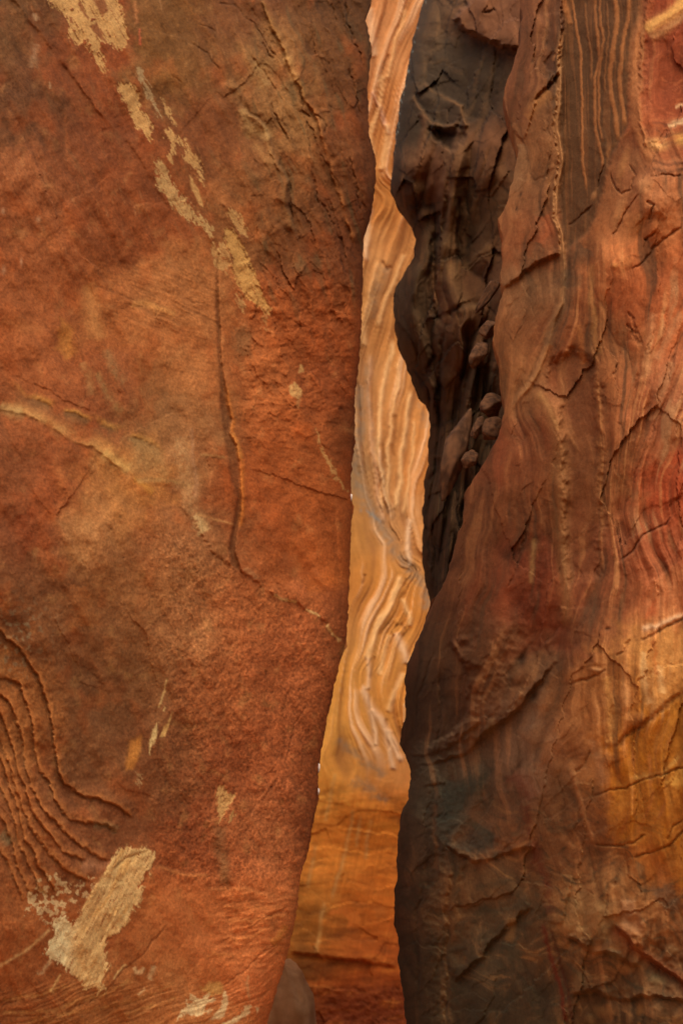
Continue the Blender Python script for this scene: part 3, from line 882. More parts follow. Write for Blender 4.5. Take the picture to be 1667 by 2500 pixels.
    for k in range(len(beds) - 1):
        i = np.nonzero(zone & (w.lab == 0))[0]
        d1, s1, t1 = seg_dist(*[v for v in w.warped(i, 5, 3.5)], beds[k])
        d2, s2, t2 = seg_dist(*[v for v in w.warped(i, 5, 3.5)], beds[k + 1])
        inside = (s1 < 0) & (s2 > 0) & (t1 > 0.002) & (t1 < 0.999) & (t2 < 0.999)
        w.lab[i[inside]] = 20 + k
    i = np.nonzero((w.lab == 0) & (x > 532) & (y < 1600))[0]
    d, s1, t = seg_dist(x[i], y[i], [(540, -600), (533, 620), (534, 780), (537, 880), (539, 980), (545, 1050), (556, 1110), (570, 1185), (580, 1215), (573, 1290), (560, 1370),
                                       (600, 1405), (640, 1432), (690, 1466), (725, 1472), (745, 1488), (785, 1507), (820, 1556), (900, 1640)])
    w.lab[i[s1 > 0]] = 40

    # ---- large shape
    PXf, PYf = PX, PY
    hh = w.h.reshape(w.shape)[:, :len(um)]
    q = np.clip(1 - (es[:, None] - PXf) / 80.0, 0, 1)
    Yd = 4.9 + 1.45 * PXf / 850.0 + 0.16 * (1 - np.sqrt(np.clip(1 - q * q, 0, 1)))
    Yd = Yd - 0.16 * np.exp(-((PXf - 240) / 330) ** 2 - ((PYf - 1280) / 420) ** 2)
    Yd = Yd + 0.45 * ss(2150, 3080, PYf) + 0.25 * ss(500, -500, PYf)
    Yd = Yd - hh * (0.35 + 0.65 * (1 - q ** 6))
    V = place(PXf, PYf, Yd)
    E = V[:, -1:, :]
    k = (wk / NW)[None, :, None]
    hw = w.h.reshape(w.shape)[:, len(um):]
    back = np.concatenate([E[..., :1] - 0.04 * k - 4.2 * k ** 2.4 + 0.5 * hw[..., None] * k, E[..., 1:2] + 0.10 * k + 2.4 * k ** 1.4, np.repeat(E[..., 2:], NW, 1)], 2)
    V = np.concatenate([V, back], 1)
    root = thing('left_cliff', 'red sandstone cliff with pale flaked patches filling the left half', 'rock cliff')
    names = {0: 'cliff_face', 40: 'fractured_face', 12: 'bare_scar', 13: 'flaked_crust'}
    for k in range(1, 12):
        names[k] = 'pale_patch'
    for k in [14] + list(range(50, 70)):
        names[k] = 'pale_patch'
    for k in range(20, 30):
        names[k] = 'bedding_layer'
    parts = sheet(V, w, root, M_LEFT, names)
    parts[12]['label'] = 'large pale bare scar near the bottom left'
    for py_, ln in ((1215, 0.022), (1876, 0.026), (1932, 0.018)):           # small flakes on the corner, near-white colour standing in for sunlit highlights
        r = int(np.argmin(np.abs(ys - py_)))
        p = V[r, len(um) - 1] - np.array(root.location)
        a = np.linspace(0, 2 * np.pi, 9)[:-1]
        ring = np.stack([np.cos(a) * 0.007 * (1 + 0.4 * np.sin(3 * a)), np.full(8, -0.006), np.sin(a) * ln], -1)
        cv = np.concatenate([ring, ring * [0.5, 0, 0.6] + [0.003, -0.014, 0.002], [[0.003, -0.017, 0]], [[0, 0.006, 0]]]) + p
        fc = [(i, (i + 1) % 8, 8 + (i + 1) % 8) for i in range(8)] + [(i, 8 + (i + 1) % 8, 8 + i) for i in range(8)] + [(8 + i, 8 + (i + 1) % 8, 16) for i in range(8)] + [((i + 1) % 8, i, 17) for i in range(8)]
        mesh_obj('highlight_chip', cv, np.array(fc), np.tile(lin((240, 224, 206)), (18, 1)), M_LEFT, None, root)
    parts[40]['label'] = 'rougher flaking red face right of the groove'
    return root


left_cliff = build_left()


# ================================================================== RIGHT CLIFF (near flank)
edge_right = curve([(1290, -520), (1271, 0), (1273, 32), (1268, 107), (1246, 176), (1232, 214), (1232, 267), (1245, 300), (1258, 335), (1262, 370), (1246, 454), (1230, 513),
                    (1214, 534), (1225, 582), (1228, 641), (1222, 689), (1228, 705), (1214, 758), (1204, 801), (1200, 830), (1214, 883), (1228, 958), (1230, 1011),
                    (1214, 1070), (1172, 1140), (1134, 1204), (1124, 1284), (1113, 1337), (1076, 1440), (1054, 1471), (1033, 1530), (1010, 1580), (990, 1620), (987, 1660),
                    (988, 1760), (980, 1800), (977, 1815), (990, 1845), (1000, 1878), (995, 1950), (983, 1970), (972, 2030), (965, 2100), (968, 2145), (962, 2200),
                    (965, 2260), (975, 2320), (972, 2380), (985, 2440), (990, 2500), (1000, 2700), (1010, 3080)])


def build_right():
    ys = rows(2.6)
    n_in = 300
    NW = 24
    e = edge_right(ys)
    jag = 8.0 * fbm(ys / 60, ys * 0 + 11.3, 5, 3, 0.55)
    um = np.concatenate([np.linspace(0, 1, n_in) ** 1.1, 1 + np.cumsum(np.geomspace(4, 64, 60)) / 640.0])
    PX = e[:, None] + um[None, :] * (1680 - e[:, None]) + jag[:, None] * np.clip(1 - um[None, :], 0, 1) ** 14
    es = smooth(e, 45)
    e = e + jag
    PY = np.repeat(ys[:, None], len(um), 1)
    wk = np.arange(NW, 0, -1)
    X = np.concatenate([e[:, None] - wk[None, :] * 9.0, PX], 1)
    Y = np.concatenate([np.repeat(ys[:, None], NW, 1), PY], 1)
    w = Wall(X, Y, gain=np.array((1.16, 1.24, 1.02), f32), seed=105, fs=0.42, ca=0.5)
    x, y = w.X, w.Y
    B = [(1300, 60, (122, 72, 46)), (1250, 180, (122, 72, 46)), (1250, 450, (128, 84, 55)), (1320, 400, (140, 88, 54)), (1290, 560, (136, 76, 45)), (1390, 150, (92, 56, 31)),
         (1400, 300, (88, 52, 29)), (1400, 480, (90, 52, 29)), (1480, 200, (92, 54, 30)), (1480, 420, (104, 58, 32)), (1555, 200, (150, 88, 54)), (1620, 180, (134, 54, 29)),
         (1640, 250, (136, 54, 29)), (1620, 300, (140, 74, 42)), (1610, 400, (110, 60, 38)), (1600, 470, (168, 100, 62)), (1500, 500, (154, 92, 56)), (1560, 560, (168, 98, 56)),
         (1600, 650, (160, 82, 46)), (1640, 750, (158, 80, 44)), (1400, 850, (110, 57, 30)), (1420, 1000, (105, 52, 29)), (1430, 1100, (94, 54, 30)), (1480, 900, (146, 88, 52)),
         (1500, 1050, (146, 86, 50)), (1480, 1200, (134, 80, 46)), (1600, 1000, (146, 74, 45)), (1650, 1000, (150, 92, 62)), (1640, 1200, (146, 57, 29)), (1300, 960, (125, 80, 50)), (1250, 1100, (110, 58, 34)),
         (1260, 720, (124, 84, 56)), (1270, 830, (130, 76, 44)), (1200, 1250, (100, 58, 34)), (1330, 1200, (110, 60, 33)), (1350, 1450, (116, 47, 26)), (1450, 1450, (114, 66, 40)), (1550, 1350, (124, 68, 44)),
         (1630, 1350, (150, 74, 46)), (1625, 1450, (180, 104, 66)), (1645, 1580, (184, 122, 66)), (1655, 1760, (166, 98, 27)), (1560, 1850, (168, 96, 26)), (1600, 1950, (160, 92, 28)), (1480, 1720, (138, 82, 43)), (1400, 1800, (114, 68, 40)),
         (1300, 1650, (104, 66, 42)), (1150, 1600, (88, 53, 32)), (1150, 1750, (84, 52, 34)), (1050, 1650, (70, 47, 31)), (1020, 1750, (66, 44, 30)), (1100, 1900, (78, 62, 48)), (1150, 1950, (66, 62, 52)),
         (1250, 1850, (104, 78, 62)), (1220, 2000, (102, 64, 41)), (1100, 2200, (80, 54, 34)), (1050, 2400, (62, 46, 31)), (1000, 2100, (66, 46, 32)), (1250, 2200, (90, 64, 42)), (1220, 2350, (70, 54, 38)),
         (1450, 2200, (132, 90, 56)), (1450, 2050, (112, 66, 40)), (1550, 2250, (130, 80, 46)), (1600, 2050, (156, 88, 36)), (1640, 2350, (116, 74, 47)), (1450, 2400, (98, 65, 41)),
         (1350, 2450, (70, 50, 33)), (1550, 2450, (92, 64, 42)), (1350, 2000, (100, 66, 42)), (1130, 1450, (96, 56, 34)), (1250, 1450, (100, 52, 32)), (1200, 900, (120, 78, 46))]
    w.base(B, 62, 45, 10)  # dark lower tones hold shadow as well as stone colour

    # surface texture: mostly steep, blurred streaks; diagonal on the far right
    zd = ss(1470, 1600, x + 40 * w.c1) * ss(600, 720, y) * ss(1900, 1700, y)      # diagonal grain at the right
    zs = ss(1372, 1380, x) * ss(1560, 1530, x) * ss(640, 560, y)                  # striped panel
    zl = ss(1850, 2050, y + 50 * w.c1)                                            # patchy foot of the wall
    zj = ss(640, 760, y) * (1 - zd)
    G = [(0.30, [(1368, -300), (1368, 60), (1362, 250), (1363, 350), (1356, 480), (1372, 600), (1366, 740), (1325, 870), (1270, 965)]),
         (0.47, [(1446, -300), (1452, 20), (1458, 120), (1450, 240), (1468, 400), (1450, 560), (1444, 700), (1455, 850), (1466, 1050), (1470, 1260), (1460, 1420), (1400, 1570)]),
         (0.345, [(1410, 600), (1395, 700), (1370, 800), (1335, 900), (1312, 955)]),
         (0.37, [(1330, 985), (1352, 1030), (1368, 1160), (1374, 1350), (1372, 1500), (1330, 1620)]),
         (0.56, [(1500, -300), (1503, 50), (1490, 170), (1504, 300), (1520, 420), (1510, 560), (1510, 700)]),
         (0.66, [(1590, -300), (1570, 60), (1560, 190), (1562, 300), (1600, 420), (1590, 560)]),
         (0.68, [(1640, 620), (1600, 800), (1570, 950), (1540, 1100), (1515, 1250)]),
         (0.88, [(1800, 640), (1710, 860), (1660, 1000), (1615, 1180)]),
         (0.55, [(1490, 1480), (1474, 1560), (1484, 1710), (1490, 1830), (1500, 2000)]), (0.72, [(1590, 1480), (1575, 1590), (1580, 1700), (1560, 1850), (1570, 2000), (1600, 2200)]),
         (0.50, [(1395, 1885), (1420, 1960), (1446, 2060), (1450, 2250)]), (0.36, [(1260, 1910), (1282, 1960), (1300, 2060), (1345, 2190), (1352, 2350), (1384, 2500)]),
         (0.11, [(1066, 1930), (1058, 2040), (1064, 2130), (1090, 2400), (1095, 2600)]), (0.12, [(1165, 1240), (1125, 1420), (1078, 1600), (1073, 1700), (1070, 1800)]),
         (0.21, [(1260, 1100), (1225, 1300), (1190, 1450), (1150, 1620)]), (0.28, [(1305, 1250), (1296, 1400), (1250, 1560), (1190, 1720)]),
         (0.16, [(1262, -200), (1262, 60), (1240, 260), (1255, 400), (1232, 560), (1226, 700), (1212, 830), (1222, 960), (1190, 1100)])]
    ph = 620 * strata(x, y, G) + 10 * w.c1 + 2.5 * w.a1
    n1 = fbm(ph / 30, y / 420, 4, 106, 0.55)
    n0 = fbm(ph / 75, y / 520, 3, 107, 0.5)
    nfi = fbm(ph / 10, y / 240, 3, 108, 0.55)
    nb = fbm(x / 150, y / 200, 4, 166, 0.5)
    nm = fbm(x / 50, y / 70, 5, 177, 0.6)
    nf = fbm(x / 8, y / 10, 2, 178, 0.7)
    up = 1 - 0.6 * zl
    w.tone(0.14 * nb + 0.20 * nm + 0.11 * nf + up * (0.34 * n1 + 0.24 * n0 + 0.16 * nfi) * (1 - 0.6 * zs))
    w.mixall((186, 124, 78), 0.50 * ss(0.22, 0.65, n1 + 0.4 * nfi) * (1 - zs) * up * (0.35 + 0.65 * ss(1250, 1500, x)))
    w.mixall((76, 52, 35), 0.55 * ss(0.20, 0.65, -n1 - 0.3 * nfi) * up * (1 - 0.5 * zs))
    w.mixall((140, 68, 40), 0.32 * ss(0.12, 0.6, fbm(ph / 60, y / 380, 3, 142)) * ss(700, 850, y) * ss(1750, 1500, y))
    w.mixall((170, 126, 88), 0.45 * zd * ss(0.22, 0.6, fbm(ph / 30, y / 210, 4, 143)))
    # patchy, swirling foot
    sw = fbm((x + 0.5 * y) / 90 + 1.3 * w.c2, (y - 0.35 * x) / 34 + 2.2 * w.c1, 4, 150, 0.6)
    w.tone(zl * (0.40 * sw + 0.12 * n1))
    w.mixall((150, 106, 66), 0.40 * zl * ss(0.2, 0.6, sw) * ss(1050, 1300, x))
    w.mixall((62, 52, 38), 0.50 * zl * ss(0.15, 0.55, -sw))
    w.h += 0.022 * nb + 0.0045 * nm + 0.0006 * nf + 0.010 * n1 * up * (1 - 0.7 * zs) + 0.03 * n0 * (1 - zs) + 0.0015 * nfi
    # ---- large masses
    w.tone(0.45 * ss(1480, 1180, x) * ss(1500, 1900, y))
    w.fs = 1.0
    wx, wy = x + 12 * w.a1 + 3 * w.b1, y + 12 * w.a2 + 3 * w.b2
    fa, ga = facet(wx, wy, 330, 120, -0.30, 0.95, 11)
    fb, gb = facet(wx, wy, 110, 52, -0.45, 0.89, 12)
    fc, gc = facet(wx, wy, 120, 70, 0.80, -0.6, 13)
    fd, gd = facet(wx, wy, 46, 24, -0.4, 0.9, 14)
    md = ss(-0.2, 0.4, nb + 0.3 * n0)
    w.h += (1 - zs) * (0.018 * fa + (0.3 + 0.7 * md) * 0.006 * fb + 0.002 * fd * md) + zl * 0.009 * fc
    w.tone((1 - zs) * (0.12 * fa + 0.10 * fb + 0.05 * fd) + 0.12 * zl * fc)
    w.tone(-0.16 * (1 - zs) * ss(0.05, 0.0, ga) * md - 0.08 * (1 - zs) * md * ss(0.07, 0.0, gb) - 0.08 * zl * ss(0.06, 0.0, gc))
    bil = np.abs(fbm(ph / 150 + 0.4, y / 520, 3, 171, 0.45)) * 2
    w.h += 0.030 * bil * (1 - zs)
    w.tone(-0.22 * ss(0.16, 0.0, bil) * (1 - zs))
    w.ledge([(1400, 1560), (1340, 1640), (1270, 1720), (1190, 1790), (1120, 1840), (1040, 1868), (960, 1880)], 0.045, 120, 50, side=1, cr=0.5, wl=14, ws=1, brk=0.3, ends=0.3, dark=(60, 45, 32), da=0.5, dw=22)  # dark band colours in the shadow line under the overhang
    w.blob(1250, 1260, 105, 300, 0.10, 0.22, 3)
    w.blob(1400, 250, 70, 420, -0.05, 0.02, 4)
    w.patch([(1350, 880), (1400, 850), (1440, 880), (1456, 950), (1460, 1050), (1462, 1150), (1466, 1260), (1456, 1400), (1392, 1420), (1386, 1250), (1382, 1120), (1374, 1030), (1345, 950)], None, 0, 6, 1, 16, h=-0.035)
    w.streak([(1020, 1900), (1012, 2050), (1015, 2200), (1025, 2500)], 60, None, 0, 10, 4, h=0.12, ends=False)
    w.blob(1200, 2150, 95, 230, -0.12, 0.1, 3)
    w.blob(1490, 2260, 110, 120, 0.10, 0.2, 3)
    w.blob(1600, 2480, 130, 90, 0.08, 0.0, 3)
    w.blob(1330, 1560, 70, 60, -0.06, -0.6, 3)
    w.blob(1180, 1620, 60, 130, 0.07, 0.2, 3)
    w.blob(1590, 480, 70, 70, 0.06, 0.2, 3)
    w.blob(1560, 700, 90, 130, 0.05, 0.2, 3)
    w.blob(1620, 1000, 60, 180, 0.05, 0.35, 3)
    w.ledge([(1500, 2255), (1545, 2310), (1600, 2350), (1667, 2400), (1740, 2440)], 0.06, 60, 30, side=-1, cr=0.6, wl=8, ws=2)
    w.ledge([(1385, 2290), (1440, 2320), (1500, 2330), (1560, 2370)], 0.05, 40, 24, side=-1, cr=0.6, dark=(60, 42, 28), da=0.4, dw=12, wl=10, ws=3)
    w.ledge([(1390, 2430), (1450, 2420), (1520, 2440), (1600, 2430), (1680, 2450)], 0.05, 40, 24, side=-1, cr=0.6, dark=(52, 38, 26), da=0.5, dw=12, wl=10, ws=3)
    w.ledge([(1080, 2060), (1150, 2110), (1230, 2080), (1310, 2080)], 0.05, 40, 30, side=-1, cr=0.5, wl=14, ws=3)
    w.ledge([(1110, 2400), (1180, 2330), (1260, 2240), (1300, 2200)], 0.05, 40, 30, side=-1, cr=0.5, wl=14, ws=3)
    w.ledge([(1100, 1560), (1140, 1640), (1142, 1730), (1110, 1790), (1040, 1830)], 0.06, 50, 20, side=-1, cr=0.5, wl=10, ws=3)
    w.fs = 0.42
    # upper slab hanging over the next one
    w.patch([(1240, -560), (1240, 0), (1200, 180), (1200, 290), (1262, 330), (1276, 345), (1300, 270), (1315, 235), (1340, 208), (1364, 182), (1366, 120), (1370, 60), (1372, 0), (1372, -560)], None, 0, 4, 4, 4, h=0.10, label=1)
    w.crack([(1366, 180), (1345, 205), (1318, 232), (1305, 250)], 5, 0.05, (40, 26, 16), 0.7)
    w.ledge([(1372, 30), (1366, 120), (1362, 180)], 0.03, 20, 8, side=1, cr=0.5, dark=(60, 36, 22), da=0.5, dw=12)
    w.patch([(1335, 40), (1350, 60), (1345, 100), (1335, 130), (1330, 90)], (80, 48, 30), 0.6, 6, 4, 5)
    w.patch([(1330, 150), (1350, 125), (1362, 135), (1360, 175), (1335, 172)], (76, 42, 26), 0.7, 5, 4, 4, h=-0.03)
    w.streak([(1380, 70), (1365, 110), (1352, 150)], 4, (168, 106, 66), 0.6)
    for c in ((1298, 148), (1270, 475), (1333, 105), (1260, 970 - 460)):
        w.blob(c[0], c[1], 3, 7, -0.015, 0.3, c=(45, 28, 18), a=0.8)
    # middle slab
    w.patch([(1353, 196), (1318, 232), (1300, 262), (1276, 342), (1240, 450), (1224, 515), (1206, 532), (1218, 585), (1222, 640), (1215, 690), (1229, 706), (1250, 690), (1275, 664), (1298, 650), (1330, 635), (1366, 618),
             (1362, 560), (1350, 530), (1352, 480), (1362, 400), (1350, 300), (1362, 230)], None, 0, 4, 4, 4, h=0.065, label=2)
    w.ledge([(1228, 706), (1252, 688), (1275, 666), (1300, 648), (1335, 632), (1366, 618)], 0.05, 30, 14, side=-1, cr=0.7, dark=(52, 32, 20), da=0.6, dw=8, wl=4)
    w.ledge([(1305, 440), (1330, 425), (1355, 405)], 0.018, 20, 8, side=-1, cr=0.5, dark=(70, 40, 26), da=0.5, dw=6)
    w.streak([(1280, 290), (1310, 260), (1345, 220)], 15, (172, 110, 62), 0.5, 8, 4)
    w.streak([(1275, 350), (1265, 420), (1255, 470)], 22, (138, 98, 68), 0.55, 10, 4)
    w.streak([(1330, 520), (1335, 560), (1315, 600)], 20, (160, 80, 46), 0.5, 10, 4)
    # light rib
    rib = [(1368, 60), (1365, 190), (1362, 250), (1356, 300), (1363, 350), (1368, 400), (1360, 440), (1354, 480), (1353, 530), (1366, 566), (1372, 600), (1373, 680), (1366, 740), (1345, 800), (1325, 870), (1302, 922), (1264, 972), (1240, 1010)]
    w.streak(rib, 7.5, (164, 110, 70), 0.8, 3, 0.5, sharp=3, h=0.05)
    rib_line = rib
    w.ledge(rib, 0.035, 10, 26, side=-1, cr=0.7, dark=(66, 42, 26), da=0.4, dw=16, wl=3, ws=0.5, brk=0.2)
    # dark panel with tan stripes
    i, f = w.patch([(1378, -560), (1380, 0), (1372, 120), (1368, 300), (1376, 400), (1366, 480), (1368, 540), (1382, 610), (1440, 560), (1470, 470), (1490, 380), (1530, 310), (1535, 200), (1545, 100), (1575, 0), (1575, -560)],
                   (82, 51, 29), 0.9, 3, 2, 6, h=-0.04, label=3)
    nn = w.an(0.02, 1, 300, 9, 3, 47, 12)[i]
    w.mix(i, (120, 72, 41), 0.55 * f * ss(0.0, 0.5, nn))
    tan = (160, 96, 54)
    for k, (p, ww, a) in enumerate((([(1372, -40), (1380, 20), (1390, 62)], 6, 0.7), ([(1397, -40), (1398, 30), (1404, 64), (1415, 122), (1418, 200), (1419, 270), (1421, 400), (1432, 470)], 3.2, 0.75),
                     ([(1425, 0), (1430, 50), (1440, 120), (1444, 200)], 3, 0.35), ([(1446, -40), (1452, 20), (1458, 80), (1462, 140), (1452, 190), (1450, 240), (1454, 320), (1466, 380), (1472, 420)], 3.6, 0.7),
                     ([(1458, -40), (1466, 50), (1472, 100), (1464, 160), (1460, 210), (1462, 300), (1472, 350)], 3, 0.6),
                     ([(1500, -40), (1504, 50), (1495, 120), (1488, 175), (1492, 240), (1504, 300), (1508, 346)], 5.5, 0.8), ([(1538, -40), (1532, 40), (1518, 100), (1511, 180), (1517, 250), (1526, 312)], 5, 0.75),
                     ([(1480, 0), (1484, 80), (1478, 150), (1474, 230)], 2.5, 0.3))):
        w.streak(p, ww, tan, a, 3, 1.5, h=0.012, sharp=3, label=10 + k if a > 0.5 else 0)
    w.streak([(1584, -40), (1570, 40), (1552, 100), (1544, 160), (1546, 230), (1552, 300), (1562, 335), (1580, 372), (1600, 400)], 15, (164, 100, 60), 0.75, 5, 2, sharp=4, h=0.025)
    w.ledge([(1580, -40), (1570, 60), (1562, 130), (1560, 190), (1556, 240), (1562, 300), (1570, 330), (1580, 370)], 0.04, 14, 16, side=-1, cr=0.8, dark=(84, 44, 26), da=0.5, dw=7, lip=(182, 114, 70), la=0.4, wl=5, ws=4)
    # red pocket with pale swirls, top right
    w.patch([(1577, 110), (1600, 100), (1640, 80), (1700, 60), (1900, 40), (1900, 290), (1660, 290), (1600, 285), (1575, 250), (1568, 180)], (128, 58, 33), 0.6, 10, 4, 14, h=-0.03, label=4)
    w.patch([(1572, 55), (1600, 20), (1640, 0), (1640, -60), (1570, -60)], (128, 54, 28), 0.7, 8, 3, 8)
    ring = fbm((x - 1620) / 60 + 1.2 * w.a1, (y - 200) / 12 + 2.5 * w.a2, 3, 190)
    zp = np.exp(-((x - 1640) / 70) ** 4 - ((y - 210) / 95) ** 4)
    w.mixall((176, 94, 58), 0.45 * zp * ss(0.1, 0.6, ring))
    w.streak([(1572, 74), (1600, 58), (1635, 36), (1667, 8), (1720, -30)], 15, (206, 146, 84), 0.9, 5, 2, sharp=3, h=0.02)
    w.streak([(1585, 92), (1620, 78), (1660, 45), (1720, 10)], 10, (176, 124, 80), 0.6, 5, 2)
    w.streak([(1590, 70), (1630, 48), (1680, 12)], 3, (150, 84, 46), 0.6, 3, 2)
    w.blob(1606, 352, 24, 15, 0.02, 0.1, 3, c=(210, 150, 96), a=0.85)
    w.blob(1612, 347, 7, 4, 0.0, 0.0, c=(166, 88, 46), a=0.8)
    w.blob(1660, 340, 16, 12, 0.01, 0.2, c=(210, 150, 80), a=0.8)
    w.streak([(1628, 308), (1650, 300), (1700, 290)], 6, (214, 166, 124), 0.85, 4, 3)
    w.streak([(1648, 262), (1664, 256), (1690, 256)], 4, (206, 150, 110), 0.8, 3, 2)
    for k in range(6):
        w.streak([(1585 + 4 * k, 290 + 9 * k - 3), (1620, 290 + 9 * k + (4 if k < 3 else 20)), (1700, 280 + 11 * k)], 3, ((150, 82, 48), (96, 52, 32))[k % 2], 0.5, 6, 2)
    for k in range(5):
        w.streak([(1585, 385 + 9 * k), (1630, 392 + 9 * k), (1700, 380 + 9 * k)], 4, ((150, 90, 58), (86, 50, 32))[k % 2], 0.6, 6, 2)
    # broken knobbly band below
    for cx, cy, rx, ry, h, c in ((1570, 455, 20, 26, 0.05, (176, 116, 76)), (1520, 400, 10, 40, 0.02, (160, 104, 62)), (1508, 520, 12, 40, 0.03, (176, 116, 74)), (1545, 545, 22, 30, 0.04, (172, 108, 62)),
                                 (1600, 500, 40, 30, 0.05, (172, 104, 66)), (1590, 565, 20, 24, 0.04, (170, 92, 50)), (1500, 648, 10, 8, 0.025, (184, 120, 66)), (1530, 640, 18, 16, 0.03, (168, 98, 54)),
                                 (1448, 478, 6, 12, 0.012, (184, 122, 78)), (1545, 395, 14, 24, 0.02, (150, 96, 60))):
        w.blob(cx, cy, rx, ry, h, 0.3, 3, c, 0.5)
    for p in ([(1535, 400), (1550, 430), (1540, 460), (1515, 475), (1500, 460), (1490, 420)], [(1560, 470), (1530, 510), (1505, 560), (1490, 580)], [(1667, 550), (1620, 580), (1590, 610), (1560, 650), (1540, 662)],
              [(1450, 500), (1420, 525), (1380, 555)], [(1575, 490), (1600, 500), (1580, 540)], [(1600, 570), (1575, 590)], [(1475, 400), (1465, 430), (1458, 460)], [(1667, 430), (1620, 425), (1580, 430)]):
        w.crack(p, 3.2, 0.035, (46, 28, 16), 0.6, 6, 4, 0.25)
    w.ledge([(1545, 320), (1520, 335), (1490, 360), (1478, 385)], 0.02, 26, 10, side=1, cr=0.5, lip=(176, 110, 62), la=0.4, dark=(70, 42, 26), da=0.4)
    # middle: dark red panel between two lighter ribs
    w.patch([(1350, 880), (1400, 850), (1440, 880), (1460, 950), (1462, 1050), (1464, 1150), (1468, 1260), (1460, 1400), (1385, 1420), (1378, 1250), (1376, 1120), (1370, 1030), (1340, 950)], (92, 50, 28), 0.45, 14, 8, 16, h=-0.035)
    rib2 = [(1300, 940), (1330, 985), (1352, 1030), (1364, 1090), (1368, 1160), (1370, 1250), (1374, 1350), (1378, 1440), (1380, 1540)]
    w.streak(rib2, 20, (140, 92, 56), 0.6, 6, 0.5, sharp=2, h=0.05)
    w.streak([(1312, 955), (1340, 995), (1362, 1050)], 6, (166, 114, 70), 0.5, 4, 1)
    w.ledge([(1440, 830), (1455, 880), (1462, 950), (1466, 1050), (1468, 1130), (1470, 1260), (1472, 1400)], 0.03, 20, 14, side=1, cr=0.5, lip=(164, 106, 62), la=0.4, lw=8, dark=(66, 42, 26), da=0.35, dw=14, wl=6, ws=0.5, brk=0.3)
    w.streak([(1410, 790), (1420, 850), (1425, 890)], 8, (164, 98, 54), 0.6, 5, 3, brk=0.3)
    w.streak([(1445, 640), (1442, 720), (1450, 800), (1462, 870)], 7, (168, 112, 66), 0.5, 5, 3)
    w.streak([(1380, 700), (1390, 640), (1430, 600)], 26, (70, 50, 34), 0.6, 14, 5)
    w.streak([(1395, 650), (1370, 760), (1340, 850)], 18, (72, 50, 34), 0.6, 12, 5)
    for p in ([(1535, 755), (1545, 790), (1555, 820), (1565, 850)], [(1530, 790), (1560, 845)], [(1540, 805), (1552, 815)]):
        w.crack(p, 4, 0.03, (52, 32, 18), 0.6, 8, 6, 0.3)
    for p in ([(1620, 970), (1600, 1040), (1570, 1110), (1545, 1180), (1530, 1240)], [(1667, 1200), (1640, 1230), (1620, 1250)], [(1600, 800), (1560, 900), (1540, 1000)], [(1520, 860), (1500, 920)], [(1650, 860), (1620, 960)]):
        w.crack(p, 4.5, 0.02, (70, 40, 26), 0.4, 8, 4, 0.3)
    for p in ([(1667, 760), (1630, 820), (1600, 880)], [(1640, 880), (1610, 960), (1595, 1030)], [(1660, 1020), (1630, 1080), (1605, 1120)], [(1590, 760), (1585, 850), (1570, 930)]):
        w.streak(p, 11, (172, 120, 84), 0.45, 8, 4)
    w.patch([(1600, 1190), (1667, 1140), (1760, 1120), (1760, 1260), (1640, 1300), (1585, 1290)], (142, 64, 34), 0.35, 14, 6, 18)
    # diagonal crack, right
    w.crack([(1640, 1255), (1625, 1278), (1612, 1285), (1570, 1305), (1552, 1330), (1545, 1345), (1510, 1372)], 3.6, 0.04, (36, 22, 16), 0.85, 2, 2, 0.0)
    w.ledge([(1640, 1255), (1612, 1285), (1570, 1305), (1545, 1345), (1500, 1380)], 0.035, 40, 10, side=-1, cr=0.5, wl=2, ws=2)
    w.patch([(1560, 1310), (1610, 1290), (1667, 1260), (1760, 1240), (1760, 1330), (1630, 1370), (1580, 1380)], (130, 62, 36), 0.35, 12, 6, 16)
    w.ledge([(1667, 1330), (1620, 1375), (1625, 1390), (1590, 1420)], 0.03, 30, 10, side=-1, cr=0.5, dark=(90, 44, 28), da=0.4)
    # pink, white and yellow patches, lower right
    w.patch([(1570, 1500), (1580, 1455), (1610, 1410), (1667, 1380), (1780, 1360), (1780, 1490), (1660, 1500), (1600, 1525)], (176, 108, 70), 0.6, 10, 5, 14)
    w.patch([(1575, 1510), (1585, 1480), (1605, 1460), (1600, 1500)], (176, 80, 42), 0.6, 6, 4, 8)
    w.streak([(1560, 1535), (1600, 1530), (1640, 1512), (1700, 1490)], 7, (206, 158, 124), 0.85, 4, 3, h=0.015)
    w.crack([(1552, 1570), (1590, 1550), (1630, 1530), (1667, 1508), (1720, 1480)], 4, 0.03, (60, 44, 26), 0.7, 3, 3, 0.1)
    w.patch([(1570, 1590), (1600, 1555), (1660, 1530), (1760, 1500), (1760, 1640), (1650, 1690), (1600, 1740), (1580, 1720), (1565, 1650)], (180, 120, 68), 0.55, 12, 5, 14, label=5)
    for p in ([(1572, 1590), (1568, 1640), (1580, 1690), (1590, 1720)], [(1605, 1625), (1612, 1660), (1618, 1690)]):
        w.streak(p, 8, (206, 156, 106), 0.7, 5, 3)
    w.streak([(1590, 1560), (1598, 1600), (1600, 1650)], 7, (164, 86, 40), 0.6, 6, 3)
    w.crack([(1667, 1685), (1630, 1715), (1600, 1745), (1570, 1770), (1530, 1795), (1500, 1830)], 8, 0.05, (66, 46, 32), 0.6, 6, 5, 0.2)
    w.blob(1550, 1758, 26, 20, 0.05, -0.4, 3, (140, 86, 52), 0.5)
    i, f = w.patch([(1505, 1900), (1530, 1835), (1575, 1790), (1640, 1740), (1700, 1700), (1850, 1680), (1850, 2190), (1660, 2160), (1610, 2080), (1560, 2060), (1500, 2055), (1485, 2000)], (152, 92, 34), 0.6, 16, 6, 18, label=6)
    w.mix(i, (172, 104, 28), 0.5 * f * ss(0.15, 0.6, fbm(x[i] / 40, y[i] / 60, 3, 195)))
